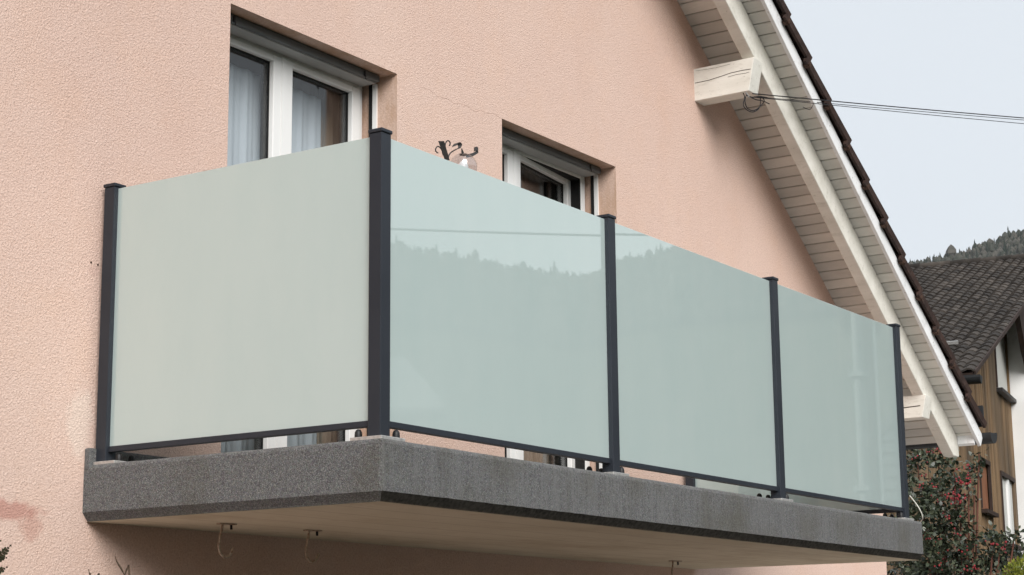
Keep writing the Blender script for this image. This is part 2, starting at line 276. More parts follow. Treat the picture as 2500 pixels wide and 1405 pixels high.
# ------------------------------------------------------------------ geometry helpers
def empty(name, loc, label=None, cat=None, group=None):
    o = bpy.data.objects.new(name, None); COL.objects.link(o); o.location = loc; o.empty_display_size = 0.1
    tag(o, label, cat, group); return o
def tag(o, label=None, cat=None, group=None, kind=None):
    for a, b in (('label', label), ('category', cat), ('group', group), ('kind', kind)):
        if b: o[a] = b
    return o
def world_loc(o):
    p = Vector(o.location); q = o.parent
    while q: p = p + q.location; q = q.parent
    return p
def link(name, me, mats, parent=None, loc=(0, 0, 0)):
    """loc is in world space; parents are never rotated"""
    o = bpy.data.objects.new(name, me); COL.objects.link(o)
    if not isinstance(mats, (list, tuple)): mats = [mats]
    if not me.materials:
        for q in mats: me.materials.append(q)
    if parent: o.parent = parent; o.location = Vector(loc) - world_loc(parent)
    else: o.location = loc
    return o
class B:
    """collects shapes (world coordinates) for ONE mesh object"""
    def __init__(s): s.v = []; s.f = []; s.mi = []; s.sm = []
    def add(s, vs, fs, mi=0, smooth=False):
        n = len(s.v); s.v += [Vector(q) for q in vs]
        for f in fs: s.f.append([n+i for i in f]); s.mi.append(mi); s.sm.append(smooth)
        return s
    def box(s, a, b, mi=0, bev=0.0):
        x0, y0, z0 = a; x1, y1, z1 = b
        if bev <= 0:
            vs = [(x0,y0,z0),(x1,y0,z0),(x1,y1,z0),(x0,y1,z0),(x0,y0,z1),(x1,y0,z1),(x1,y1,z1),(x0,y1,z1)]
            return s.add(vs, [(0,3,2,1),(4,5,6,7),(0,1,5,4),(1,2,6,5),(2,3,7,6),(3,0,4,7)], mi)
        bm = bmesh.new(); r = bmesh.ops.create_cube(bm, size=1)
        for v in bm.verts: v.co = Vector(((x0+x1)/2 + v.co.x*(x1-x0), (y0+y1)/2 + v.co.y*(y1-y0), (z0+z1)/2 + v.co.z*(z1-z0)))
        bmesh.ops.bevel(bm, geom=bm.edges[:], offset=bev, segments=2, affect='EDGES', profile=0.5)
        bm.verts.index_update(); s.add([v.co.copy() for v in bm.verts], [[v.index for v in f.verts] for f in bm.faces], mi); bm.free(); return s
    def prism(s, poly, d, mi=0):
        """poly: 3-D outline; extruded by vector d"""
        d = Vector(d); n = len(poly); vs = [Vector(p) for p in poly] + [Vector(p)+d for p in poly]
        nrm = Vector((0, 0, 0))
        for i in range(n): nrm += vs[i].cross(vs[(i+1) % n])
        flip = nrm.dot(d) < 0
        fs = [list(range(n))[::-1], list(range(n, 2*n))] + [(i, (i+1) % n, n+(i+1) % n, n+i) for i in range(n)]
        if flip: fs = [list(f)[::-1] for f in fs]
        return s.add(vs, fs, mi)
    def tube(s, pts, r, seg=8, mi=0, cap=True, smooth=True):
        pts = [Vector(p) for p in pts]; n = len(pts); rs = r if isinstance(r, (list, tuple)) else [r]*n
        base = len(s.v); up = Vector((0.3, 0.2, 1)).normalized()
        rings = []
        for i, p in enumerate(pts):
            t = (pts[min(i+1, n-1)] - pts[max(i-1, 0)]).normalized()
            a = t.cross(up)
            if a.length < 1e-3: a = t.cross(Vector((1, 0, 0)))
            a.normalize(); b = t.cross(a); up = a.cross(t) if False else up
            rings.append([p + (a*math.cos(2*math.pi*j/seg) + b*math.sin(2*math.pi*j/seg))*rs[i] for j in range(seg)])
        vs = [q for r_ in rings for q in r_]
        fs = [(i*seg+j, i*seg+(j+1) % seg, (i+1)*seg+(j+1) % seg, (i+1)*seg+j) for i in range(n-1) for j in range(seg)]
        s.add(vs, fs, mi, smooth)
        if cap: s.add(rings[0], [list(range(seg))], mi); s.add(rings[-1], [list(range(seg))[::-1]], mi)
        return s
    def ribbon(s, pts, width, wdir, th=0.003, mi=0):
        """a flat strap along pts"""
        pts = [Vector(p) for p in pts]; w = Vector(wdir).normalized(); n = len(pts)
        ws = width if isinstance(width, (list, tuple)) else [width]*n
        vs = []
        for i, p in enumerate(pts):
            t = (pts[min(i+1, n-1)] - pts[max(i-1, 0)]).normalized(); nn = t.cross(w).normalized()
            a = w*ws[i]/2; b = nn*th/2
            vs += [p-a-b, p+a-b, p+a+b, p-a+b]
        fs = []
        for i in range(n-1):
            for j in range(4): fs.append((4*i+j, 4*i+(j+1) % 4, 4*i+4+(j+1) % 4, 4*i+4+j))
        fs += [(3, 2, 1, 0), (4*n-4, 4*n-3, 4*n-2, 4*n-1)]
        return s.add(vs, fs, mi)
    def sphere(s, c, r, seg=16, rings=10, mi=0, sc=(1, 1, 1), top=1.0):
        c = Vector(c); vs = []; fs = []
        for i in range(rings+1):
            th = math.pi*i/rings
            for j in range(seg):
                ph = 2*math.pi*j/seg
                vs.append(c + Vector((math.sin(th)*math.cos(ph)*r*sc[0], math.sin(th)*math.sin(ph)*r*sc[1], math.cos(th)*r*sc[2])))
        for i in range(rings):
            for j in range(seg): fs.append((i*seg+j, (i+1)*seg+j, (i+1)*seg+(j+1) % seg, i*seg+(j+1) % seg))
        return s.add(vs, fs, mi, True)
    def build(s, name, mats, parent=None, origin=None):
        if origin is None:
            lo = Vector([min(v[i] for v in s.v) for i in range(3)]); hi = Vector([max(v[i] for v in s.v) for i in range(3)]); origin = (lo+hi)/2
        origin = Vector(origin)
        me = bpy.data.meshes.new(name); me.from_pydata([v-origin for v in s.v], [], s.f)
        me.polygons.foreach_set('material_index', s.mi); me.polygons.foreach_set('use_smooth', s.sm); me.update()
        return link(name, me, mats, parent, origin)
def curve_pts(pts, n=8):
    """Catmull-Rom through pts"""
    P = [Vector(p) for p in pts]; out = []
    for i in range(len(P)-1):
        a, b, c_, d = P[max(i-1, 0)], P[i], P[i+1], P[min(i+2, len(P)-1)]
        for q in range(n):
            t = q/n; out.append(0.5*((2*b) + (c_-a)*t + (2*a-5*b+4*c_-d)*t*t + (3*b-a-3*c_+d)*t**3))
    return out + [P[-1]]
def leaf_mesh(name, quads, mat, parent=None, origin=(0, 0, 0)):
    """quads: list of (verts (3..6), tint); one mesh with a per-face tint"""
    vs = []; fs = []; tint = []
    o = Vector(origin)
    for q, t in quads:
        n = len(vs); vs += [Vector(p)-o for p in q]; fs.append(list(range(n, n+len(q)))); tint.append(t)
    me = bpy.data.meshes.new(name); me.from_pydata(vs, [], fs)
    a = me.attributes.new('tint', 'FLOAT', 'FACE'); a.data.foreach_set('value', tint); me.update()
    return link(name, me, mat, parent, origin)

# ================================================================== GROUND AND HILLS
GZ = -2.35
g = B(); g.add([(-3500, -3500, GZ), (3500, -3500, GZ), (3500, 3500, GZ), (-3500, 3500, GZ)], [(0, 1, 2, 3)])
tag(g.build('ground', M['ground'], origin=(0, 0, GZ)), kind='structure')
g = B(); g.add([(-9, -7, GZ+.004), (9, -7, GZ+.004), (9, 1.3, GZ+.004), (-9, 1.3, GZ+.004)], [(0, 1, 2, 3)])
tag(g.build('forecourt', M['paving']), kind='structure')

g = B(); g.add([(5.2, -6, GZ+.008), (13, -6, GZ+.008), (13, 9, GZ+.008), (7.7, 9, GZ+.008), (7.7, 1.3, GZ+.008), (5.2, 1.3, GZ+.008)], [(0, 1, 2, 3, 4, 5)])
tag(g.build('bounce_patch', M['bounce_patch']), kind='structure')  # unseen pale ground, added to bounce light up onto the roof soffit

# ridge height (degrees above the eye) by compass bearing (0 = +y, 90 = +x)
RIDGE = [(-180, 8), (-120, 6), (-60, 7), (0, 8), (40, 9), (60, 10.2), (66, 11.35), (69.3, 11.62), (70.4, 11.82), (71.3, 12.02), (72.5, 12.40), (76, 13.0), (84, 14), (95, 13.6), (106, 12.9), (114, 12.55),
         (118.2, 12.36), (119.9, 12.0), (120.5, 11.70), (121.2, 11.62), (122.7, 11.84), (124.7, 12.25), (127.1, 12.68), (132, 13.2), (145, 11), (180, 8)]
def ridge(az):
    for (a, x), (b, y) in zip(RIDGE, RIDGE[1:]):
        if a <= az <= b:
            return x + (y-x)*(az-a)/(b-a)
    return 8
RR = 2400.0
def hill_z(az, r):
    top = math.tan(R(ridge(az)))*RR + CAM.z
    t = (r-900)/(RR-900)
    if t <= 0: return GZ + 0.02
    bump_ = 9*noise.noise(Vector((math.sin(R(az))*r/90, math.cos(R(az))*r/90, 0)))*min(1, t)*(1-t if t < 1 else 0)*2
    if t <= 1: return GZ + (top-GZ)*(t**1.25) + bump_
    return top - (r-RR)*0.12
azs = [-180+i*0.75 for i in range(481)]; rads = [880, 960, 1100, 1300, 1500, 1700, 1900, 2050, 2150, 2250, 2330, 2400, 2600, 3000]
g = B(); vs = []
for a in azs:
    for r in rads: vs.append((CAM.x+math.sin(R(a))*r, CAM.y+math.cos(R(a))*r, hill_z(a, r) if r > 880 else GZ-2))
nr = len(rads)
g.add(vs, [(i*nr+j, i*nr+j+1, (i+1)*nr+j+1, (i+1)*nr+j) for i in range(len(azs)-1) for j in range(nr-1)], 0, True)
tag(g.build('hills', M['hill'], origin=(0, 0, 0)), kind='structure')

def forest(name, label, a0, a1, n, r0, seed, tall=()):
    rnd = random.Random(seed); quads = []
    for i in range(n+len(tall)):
        az = rnd.uniform(a0, a1)
        r = RR + 6 - (RR-r0)*rnd.random()
        if i >= n: az, r = tall[i-n][0], RR-4
        p = Vector((CAM.x+math.sin(R(az))*r, CAM.y+math.cos(R(az))*r, hill_z(az, r)-0.5))
        conif = rnd.random() < 0.62
        h = rnd.uniform(11, 20)*(1.35 if rnd.random() < 0.05 else 0.95); w = h*rnd.uniform(0.13, 0.19) if conif else h*rnd.uniform(0.2, 0.3)
        if i >= n: conif = True; h = tall[i-n][1]; w = h*.2
        tint = rnd.uniform(0, 0.32) if conif else rnd.uniform(0.3, 1)
        seg = 6
        if conif:
            prof = [(0.12, .7), (0.10, 1), (0.34, .50), (0.33, .78), (0.60, .32), (0.59, .52), (0.82, .16), (0.81, .28), (1.0, 0.02)]
        else:
            prof = [(0.05, .12), (0.22, .16), (0.34, .7), (0.52, 1), (0.72, .9), (0.88, .55), (1.0, .1)]
        ring = []
        for hz, rr in prof:
            ring.append([p + Vector((math.cos(2*math.pi*j/seg+i)*w*rr*rnd.uniform(.72, 1.25), math.sin(2*math.pi*j/seg+i)*w*rr*rnd.uniform(.72, 1.25), h*(hz+rnd.uniform(-.03, .03)))) for j in range(seg)])
        for q in range(len(prof)-1):
            tt = min(1, max(0, tint + rnd.uniform(-.08, .08)))
            for j in range(seg): quads.append(([ring[q][j], ring[q][(j+1) % seg], ring[q+1][(j+1) % seg], ring[q+1][j]], tt))
    o = leaf_mesh(name, quads, M['forest']); tag(o, label, 'forest', None, 'stuff'); return o
forest('forest', 'dark mixed wood on the hillside behind the chalet roof', 67, 75, 5200, 2100, 3)
forest('forest', 'wooded ridge mirrored as a soft skyline in the balcony glass', 109, 130, 9000, 2000, 4, ((121.88, 30), (122.0, 22), (121.78, 20), (125.0, 24), (119.5, 21)))

# ================================================================== THE HOUSE
WY = 1.352                                  # face of the gable wall
RS, RZ = -0.7059, 6.5779                    # underside of the roof: z = RS*x + RZ
def soff(x): return RS*x + RZ
XR, XL = 7.64, -4.04; XM = (XR+XL)/2; BACK = 9.5
def roofz(x): return soff(x) if x >= XM else soff(2*XM-x)
DOORS = ((0.708, 1.878), (2.773, 3.933)); DT = 2.0; DB = -0.02; RV = 1.60
house = empty('house', (1.8, 4.0, GZ), 'pink rendered house with white eaves and the balcony on its gable', 'house')
g = B(); xc = (RZ-DT)/(-RS)
def W(pts): g.add([(x, WY, z) for x, z in pts], [list(range(len(pts)))])
a, b = DOORS[0]; c0, d0 = DOORS[1]
W([(XL, GZ), (a, GZ), (a, DT), (2*XM-xc, DT), (XL, roofz(XL))])
W([(b, GZ), (c0, GZ), (c0, DT), (b, DT)])
for x0, x1 in DOORS: W([(x0, GZ), (x1, GZ), (x1, DB), (x0, DB)])
W([(d0, GZ), (XR, GZ), (XR, soff(XR)), (xc, DT), (d0, DT)])
W([(2*XM-xc, DT), (a, DT), (b, DT), (c0, DT), (d0, DT), (xc, DT), (XM, roofz(XM))])
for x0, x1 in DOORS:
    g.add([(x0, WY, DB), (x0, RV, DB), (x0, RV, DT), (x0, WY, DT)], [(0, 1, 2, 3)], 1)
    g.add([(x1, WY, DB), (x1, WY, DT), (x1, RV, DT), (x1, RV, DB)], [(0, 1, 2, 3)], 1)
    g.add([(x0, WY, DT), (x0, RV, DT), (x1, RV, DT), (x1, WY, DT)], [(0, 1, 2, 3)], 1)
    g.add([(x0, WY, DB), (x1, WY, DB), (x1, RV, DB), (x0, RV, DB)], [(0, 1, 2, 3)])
g.add([(XR, WY, GZ), (XR, BACK, GZ), (XR, BACK, soff(XR)), (XR, WY, soff(XR))], [(0, 1, 2, 3)])
g.add([(XL, WY, GZ), (XL, WY, soff(XR)), (XL, BACK, soff(XR)), (XL, BACK, GZ)], [(0, 1, 2, 3)])
g.add([(XL, BACK, GZ), (XL, BACK, soff(XR)), (XM, BACK, roofz(XM)), (XR, BACK, soff(XR)), (XR, BACK, GZ)], [(0, 1, 2, 3, 4)])
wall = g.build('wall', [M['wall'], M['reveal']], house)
for x, z in ((-0.033, 0.745), (0.002, 0.742)):       # two screw plugs left in the render
    g = B(); g.tube([(x, WY-.002, z), (x, WY+.01, z)], 0.0042, 8); g.build('screw_plug', M['lug'], wall)
# hairline crack that runs to the corner of the right-hand door
cp = [(2.06, 1.985), (2.14, 1.992), (2.2, 1.972), (2.29, 1.985), (2.35, 1.972), (2.40, 1.985), (2.47, 1.99), (2.53, 1.975), (2.58, 2.0), (2.63, 1.992), (2.70, 2.012), (2.772, 2.0)]
g = B(); g.tube([(x, WY-.0002, z+random.uniform(-.004, .004)) for x, z in cp], 0.0006, 4); g.build('hairline_crack', M['wcrack'], wall)

# roof: deck, soffit boards, rafter, purlins, barge board, verge tiles, gutter
BY_IN, BY_OUT = 0.832, 0.806
EX = 8.18                                    # lower end of the slope
cs = 1/math.sqrt(1+RS*RS); sdir = Vector((cs, 0, RS*cs)); ndir = Vector((-RS*cs, 0, cs))
def onr(x, y, off=0.0): return Vector((x, y, soff(x))) + ndir*off
g = B()
TH0, TH1 = 0.022, 0.058
prof = [onr(EX, 0, TH0), onr(EX, 0, TH1), onr(XM, 0, TH1), onr(XM, 0, TH0)]
g.prism([(p.x, BY_IN, p.z) for p in prof], (0, BACK+0.5-BY_IN, 0))
mir = lambda p: Vector((2*XM-p.x, p.y, p.z))
g.prism([(mir(p).x, BY_IN, p.z) for p in prof], (0, BACK+0.5-BY_IN, 0))
roof = g.build('roof', M['soffit'], house)
PIT = 0.0872; nb = 0; s0 = 0.0
xb = EX
bmesh_cache = {}
def board_mesh(L, y0, y1, key):
    if key in bmesh_cache: return bmesh_cache[key]
    # in the local frame: s (down-slope) from -L/2..L/2, y, n; V-groove edges
    b_ = B(); e = 0.005; gp = 0.0024
    h = L/2-gp; pr = [(-h, .020), (h, .020), (h, e), (h-e*.8, 0), (-h+e*.8, 0), (-h, e)]
    b_.prism([(s, y0, n) for s, n in pr], (0, y1-y0, 0))
    me = bpy.data.meshes.new('soffit_board'); me.from_pydata(b_.v, [], b_.f); me.materials.append(M['soffit']); bmesh_cache[key] = me; return me
rot = Matrix(((sdir.x, 0, ndir.x), (0, 1, 0), (sdir.z, 0, ndir.z))).to_euler()
i = 0
while True:
    cx = EX - (i+0.5)*PIT*cs
    if cx < 4.0: break
    past = (cx + PIT) > XR - 0.02
    me = board_mesh(PIT, BY_IN, 6.0 if past else WY+0.02, past)
    o = link('soffit_board', me, M['soffit'], roof, onr(cx, 0, random.uniform(-.0008, .0008)))
    o.rotation_euler = rot; i += 1
# rafter with plumb and level cut
RY0, RY1, RH = 0.958, 1.040, 0.21
def lo(x): return soff(x)-RH
xl = (RZ-RH-0.69)/(-RS)
poly = [(3.2, lo(3.2)), (xl, 0.69), (8.153, 0.69), (8.153, soff(8.153)-.001), (3.2, soff(3.2)-.001)]
bm = bmesh.new(); g = B(); g.prism([(x, RY0, z) for x, z in poly], (0, RY1-RY0, 0))
rafter = g.build('rafter', M['beam'], roof)
md = rafter.modifiers.new('bevel', 'BEVEL'); md.width = 0.006; md.segments = 2
def purlin(x0, x1, z0, z1, yt, yb_):
    g = B(); g.prism([(x0, yt, z1), (x0, yb_, z0), (x0, WY+.05, z0), (x0, WY+.05, z1)], (x1-x0, 0, 0))
    o = g.build('purlin', M['beam'], roof); md = o.modifiers.new('bevel', 'BEVEL'); md.width = 0.004; md.segments = 2
    return o
pa = purlin(4.925, 5.05, 2.640, 2.847, 0.940, 0.982); pb = purlin(7.50, 7.637, 0.915, 1.073, 0.940, 0.975)
def crackline(par, x, pts, r):
    g = B(); g.tube([(x, y, z) for y, z in pts], r, 4); g.build('drying_crack', M['crack'], par)
crackline(pa, 4.9245, [(1.345, 2.755), (1.25, 2.756), (1.16, 2.766), (1.10, 2.774), (1.02, 2.776), (0.965, 2.774)], 0.0022)
crackline(pa, 4.9245, [(1.12, 2.752), (1.06, 2.757), (1.0, 2.754), (0.975, 2.757)], 0.0014)
crackline(pa, 4.9245, [(1.34, 2.832), (1.2, 2.826), (1.1, 2.831)], 0.0009)
crackline(pb, 7.4995, [(1.3, 0.985), (1.15, 0.99), (1.05, 0.995), (0.985, 0.998)], 0.0035)
# barge board, scalloped a little along its top
g = B(); bx0 = 3.6
g.prism([onr(bx0, BY_OUT, -.026), onr(EX+.03, BY_OUT, -.026), onr(EX+.03, BY_OUT, .072), onr(bx0, BY_OUT, .072)], (0, BY_IN-BY_OUT-.001, 0))
barge = g.build('barge_board', M['barge'], roof)
md = barge.modifiers.new('bevel', 'BEVEL'); md.width = 0.004; md.segments = 2
g = B(); g.prism([(8.128, .834, soff(8.128)-.058), (8.150, .834, soff(8.15)-.058), (8.150, .834, soff(8.15)-.001), (8.128, .834, soff(8.128)-.001)], (0, RY0-.002-.834, 0))
g.build('eaves_board', M['barge'], roof)
# shared verge tile: side flap, top and rolled edge; its tail rides over the next tile
TL = 0.3475
def tile_mesh():
    b_ = B(); Lt = TL+0.045; lift = 0.034
    def sec(s, up):
        return [(s, BY_OUT-.040, .050+up), (s, BY_OUT-.046, .095+up), (s, BY_OUT-.030, .112+up), (s, BY_OUT+.03, .110+up), (s, BY_OUT+.10, .090+up), (s, BY_OUT+.30, .086+up),
                (s, BY_OUT+.30, .068+up), (s, BY_OUT+.05, .074+up), (s, BY_OUT-.005, .088+up), (s, BY_OUT-.020, .086+up), (s, BY_OUT-.022, .050+up)]
    a = sec(-Lt/2, -.004); c_ = sec(Lt/2, lift); n = len(a)
    b_.add(a+c_, [list(range(n)), list(range(n, 2*n))[::-1]] + [(i, n+i, n+(i+1) % n, (i+1) % n) for i in range(n)])
    me = bpy.data.meshes.new('verge_tile'); me.from_pydata(b_.v, [], b_.f); me.materials.append(M['tile']); return me
def lug_mesh():
    b_ = B(); n = 10; vs = []
    for s_ in (0, .020):
        for j in range(n): 
            t = math.pi*2*j/n; vs.append((TL/2+.012+s_, BY_OUT-.024+.026*math.cos(t), .066+.024*math.sin(t)))
    b_.add(vs, [list(range(n))[::-1], list(range(n, 2*n))] + [(j, (j+1) % n, n+(j+1) % n, n+j) for j in range(n)])
    for q in (.048, .064, .080): b_.box((TL/2+.016, BY_OUT-.046, q), (TL/2+.040, BY_OUT-.012, q+.008))
    me = bpy.data.meshes.new('tile_lug'); me.from_pydata(b_.v, [], b_.f); me.materials.append(M['lug']); return me
tm, lm_ = tile_mesh(), lug_mesh()
kx = 0; xt0 = 5.009 - 0.5*TL*cs
for kx in range(-4, 12):
    cx = xt0 + kx*TL*cs*1.0
    if cx > EX-.05: break
    o = link('verge_tile', tm, M['tile'], roof, onr(cx, random.uniform(-.003, .003), random.uniform(-.002, .002))); o.rotation_euler = rot
    if cx + TL*cs < EX: 
        l_ = link('tile_lug', lm_, M['lug'], roof, onr(cx, 0, 0)); l_.rotation_euler = rot
# gutter along the eaves
g = B(); gx, gz, gr = 8.300, 0.862, 0.075
out_ = [(gx+gr*math.cos(t), gz+gr*math.sin(t)) for t in [math.pi+math.pi*j/12 for j in range(13)]]
inn = [(gx+(gr-.004)*math.cos(t), gz+(gr-.004)*math.sin(t)) for t in [2*math.pi-math.pi*j/12 for j in range(13)]]
g.prism([(x, .745, z) for x, z in out_+inn], (0, 8.5, 0)); g.prism([(x, .741, z) for x, z in out_], (0, .004, 0))
g.tube([(gx+gr, .745, gz+.004), (gx+gr, 9.2, gz+.004)], .008, 8)
g.prism([(8.205, .78, .905), (8.225, .78, .905), (8.225, .78, 1.05), (8.205, .78, 1.06)], (0, .3, 0))
g.build('gutter', M['gutter'], roof)

# balcony doors
def door(x0, x1, split_l, split_r, tilt):
    FY, FT = 1.548, 1.985; ix0, ix1 = x0+.016, x1-.016
    g = B()
    g.box((ix0, FY, DB+.02), (ix0+.042, FY+.07, FT), 0, .003); g.box((ix1-.042, FY, DB+.02), (ix1, FY+.07, FT), 0, .003)
    g.box((ix0+.042, FY+.001, FT-.036), (ix1-.042, FY+.069, FT), 0, .003); g.box((ix0+.042, FY+.001, DB+.02), (ix1-.042, FY+.069, DB+.06), 0, .003)
    d = g.build('balcony_door', M['frame'], house)
    def sash(a, b, hinge=None, ang=0):
        st = .034; z0, z1 = DB+.062, FT-.038; y0, y1 = FY-.012, FY+.058
        g = B(); g.box((a, y0, z0), (a+.062, y1, z1), 0, .004); g.box((b-.062, y0, z0), (b, y1, z1), 0, .004)
        g.box((a+.062, y0+.001, z1-.030), (b-.062, y1-.001, z1), 0, .003); g.box((a+.062, y0+.001, z0), (b-.062, y1-.001, z0+.075), 0, .003)
        org = (hinge if hinge else a, (y0+y1)/2, z0)
        o = g.build('sash', M['frame'], d, org)
        g = B(); 
        for q in ((a+.062, a+.066), (b-.066, b-.062)): g.box((q[0], FY+.013, z0+.075), (q[1], y1+.002, z1-.03))
        g.box((a+.066, FY+.013, z1-.035), (b-.066, y1+.002, z1-.030)); gk = g.build('gasket', M['gasket'], d, org)
        g = B(); g.box((a+.06, FY+.018, z0+.07), (b-.06, FY+.022, z1-.028)); p = g.build('pane', M['pane'], d, org)
        if ang:
            for q in (o, gk, p): q.rotation_euler = (0, 0, ang)
    mid = (split_l+split_r)/2
    if tilt:
        g = B(); g.box((mid+.05, FY+.006, FT-.041), (ix1-.045, FY+.068, FT-.0365)); g.box((ix1-.047, FY+.006, DB+.07), (ix1-.0425, FY+.068, FT-.041)); g.build('gap_shade_strip', M['gasket'], d)  # black strips that paint in the dark gap round the ajar sash
    sash(ix0+.030, mid-.004); sash(mid+.004, ix1-.030, mid+.004 if tilt else None, tilt)
    g = B(); g.box((mid-.013, FY-.016, DB+.062), (mid+.013, FY-.013, FT-.04)); g.build('cover_strip', M['frame'], d)
    for sx in (x0, x1):
        w = 1 if sx == x0 else -1
        g = B(); g.box((sx, 1.468, DB), (sx+w*.010, 1.492, DT-.03)) ; g.build('guide_rail', M['frame'], d)
        g = B(); g.box((sx, 1.4922, DB), (sx+w*.012, 1.512, DT-.03)); g.build('guide_slot', M['gasket'], d)
    g = B(); g.box((x0+.006, 1.428, 1.964), (x1-.034, 1.455, 1.998), 0, .004); g.build('blind_rail', M['blinddk'], d)
    g = B(); g.box((x0+.004, 1.457, 1.962), (x1-.03, 1.545, 1.998), 0, .003)
    g.build('blind_box', M['blind'], d)
    for q in (x0+.10, x1-.16):
        g = B(); g.box((q, 1.422, 1.960), (q+.010, 1.4275, 1.988)); g.tube([(q+.005, 1.42, 1.966), (q+.012, 1.425, 1.950)], .0025, 6); g.build('blind_clip', M['black'], d)
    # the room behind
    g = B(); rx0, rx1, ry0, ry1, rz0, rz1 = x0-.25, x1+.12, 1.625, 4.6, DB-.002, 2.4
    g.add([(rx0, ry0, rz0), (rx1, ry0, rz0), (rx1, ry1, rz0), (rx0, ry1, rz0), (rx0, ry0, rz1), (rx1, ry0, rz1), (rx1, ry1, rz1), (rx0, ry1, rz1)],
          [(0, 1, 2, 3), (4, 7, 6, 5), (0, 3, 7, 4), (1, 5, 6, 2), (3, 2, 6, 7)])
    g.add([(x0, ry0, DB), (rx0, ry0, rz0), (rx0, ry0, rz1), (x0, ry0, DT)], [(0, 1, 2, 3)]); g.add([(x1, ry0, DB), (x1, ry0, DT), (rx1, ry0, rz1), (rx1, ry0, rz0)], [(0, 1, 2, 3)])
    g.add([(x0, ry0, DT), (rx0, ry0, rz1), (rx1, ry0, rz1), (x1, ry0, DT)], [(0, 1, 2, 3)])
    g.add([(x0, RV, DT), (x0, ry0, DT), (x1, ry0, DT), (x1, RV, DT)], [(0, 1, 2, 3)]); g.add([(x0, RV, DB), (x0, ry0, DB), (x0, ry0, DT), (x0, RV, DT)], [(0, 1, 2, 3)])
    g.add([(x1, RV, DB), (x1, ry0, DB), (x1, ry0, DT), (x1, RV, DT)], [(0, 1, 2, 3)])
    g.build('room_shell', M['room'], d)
    return d
door(*DOORS[0], 1.20, 1.339, 0); door(*DOORS[1], 3.107, 3.236, R(6.5))

def curtain(name, x0, x1, y, z0, z1, amp, per, mat, label, cat, seed):
    rnd = random.Random(seed); n = int((x1-x0)/0.006); vs = []; fs = []; ph = rnd.uniform(0, 6)
    for i in range(n+1):
        x = x0+(x1-x0)*i/n
        w = amp*(math.sin(2*math.pi*x/per+ph) + .45*math.sin(2*math.pi*x/(per*.43)+ph*2) + .5*math.sin(2*math.pi*x/(per*2.3)+1))
        for j, t in enumerate((0, .33, .66, 1)): vs.append((x+.004*math.sin(3*t+x*30), y+w*(.75+.35*t), z1+(z0-z1)*t))
    for i in range(n):
        for j in range(3): fs.append((4*i+j, 4*i+j+1, 4*i+5+j, 4*i+4+j))
    g = B(); g.add(vs, fs, 0, True); o = g.build(name, mat); md = o.modifiers.new('thickness', 'SOLIDIFY'); md.thickness = .0015
    return tag(o, label, cat)
curtain('sheer_curtain', 0.74, 1.30, 1.662, .01, 1.885, .007, .11, M['sheer'], 'white sheer curtain filling the left pane of the left door', 'curtain', 1)
curtain('sheer_curtain', 1.33, 1.70, 1.668, .01, 1.885, .007, .12, M['sheer'], 'narrower white sheer curtain beside the brown drape in the left door', 'curtain', 2)
curtain('drape', 1.52, 1.90, 1.735, .01, 2.1, .016, .055, M['drape'], 'brown drape hanging at the right side of the left balcony door', 'curtain', 3)
curtain('drape', 3.46, 3.95, 1.86, .01, 2.1, .022, .075, M['drape'], 'dark brown drape inside the slightly open right balcony door', 'curtain', 4)
curtain('sheer_curtain', 2.80, 3.13, 1.67, .01, 1.87, .006, .1, M['sheer'], 'white sheer curtain behind the left pane of the right door', 'curtain', 5)
curtain('sheer_curtain', 3.20, 3.36, 1.90, .01, 1.80, .007, .08, M['sheer'], 'bunched white sheer curtain just inside the slightly open right door', 'curtain', 6)

# ================================================================== BALCONY
SX0, SX1, SY0 = -0.03, 4.776, -0.03; ST, SB, SU = -0.021, -0.195, -0.228
balcony = empty('balcony', ((SX0+SX1)/2, 0.65, SU), 'cantilevered balcony slab with dark washed concrete edges and pale underside', 'balcony')
# edge walked round left side, front, right side with a slightly broken arris
path = []
def seg(a, b, n): return [(a[0]+(b[0]-a[0])*i/n, a[1]+(b[1]-a[1])*i/n) for i in range(n)]
cr = 0.012
path += seg((SX0, WY), (SX0, SY0+cr), 60) + [(SX0, SY0+cr), (SX0+cr*.3, SY0+cr*.3)] + seg((SX0+cr, SY0), (SX1-cr, SY0), 200) + [(SX1-cr, SY0), (SX1-cr*.3, SY0+cr*.3)] + seg((SX1, SY0+cr), (SX1, WY), 60) + [(SX1, WY)]
cxm, cym = (SX0+SX1)/2, 0.9
def inset(p, d):
    x, y = p; return (min(max(x, SX0+d), SX1-d), max(y, SY0+d))
rings = []
for i, p in enumerate(path):
    n1 = noise.noise(Vector((p[0]*9, p[1]*9, 0))); n2 = noise.noise(Vector((p[0]*31, p[1]*31, 4)))
    j = .0018*n1+.0016*n2; k2 = .0015*noise.noise(Vector((p[0]*25, p[1]*25, 9)))
    q1 = inset(p, .010+j); q3 = inset(p, .026+k2)
    rings.append([(*inset(p, .09), ST+.001), (*q1, ST+j*.6), (*inset(p, .003+abs(j)), ST-.006+j), (p[0], p[1], ST-.016), (p[0], p[1], SB+k2), (*q3, SU+.001)])
vs = [Vector(v) for r in rings for v in r]; nn = 6; g = B()
for i in range(len(rings)-1):
    for j in range(nn-1):
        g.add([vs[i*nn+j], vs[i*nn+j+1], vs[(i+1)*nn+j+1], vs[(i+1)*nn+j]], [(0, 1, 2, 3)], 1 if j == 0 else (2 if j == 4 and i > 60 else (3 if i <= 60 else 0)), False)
bm = bmesh.new()
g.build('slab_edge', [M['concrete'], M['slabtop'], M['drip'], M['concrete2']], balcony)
g = B(); g.add([(SX0+.09, SY0+.09, ST+.001), (SX1-.09, SY0+.09, ST+.001), (SX1-.09, WY, ST+.001), (SX0+.09, WY, ST+.001)], [(0, 1, 2, 3)]); g.build('slab_top', M['slabtop'], balcony)
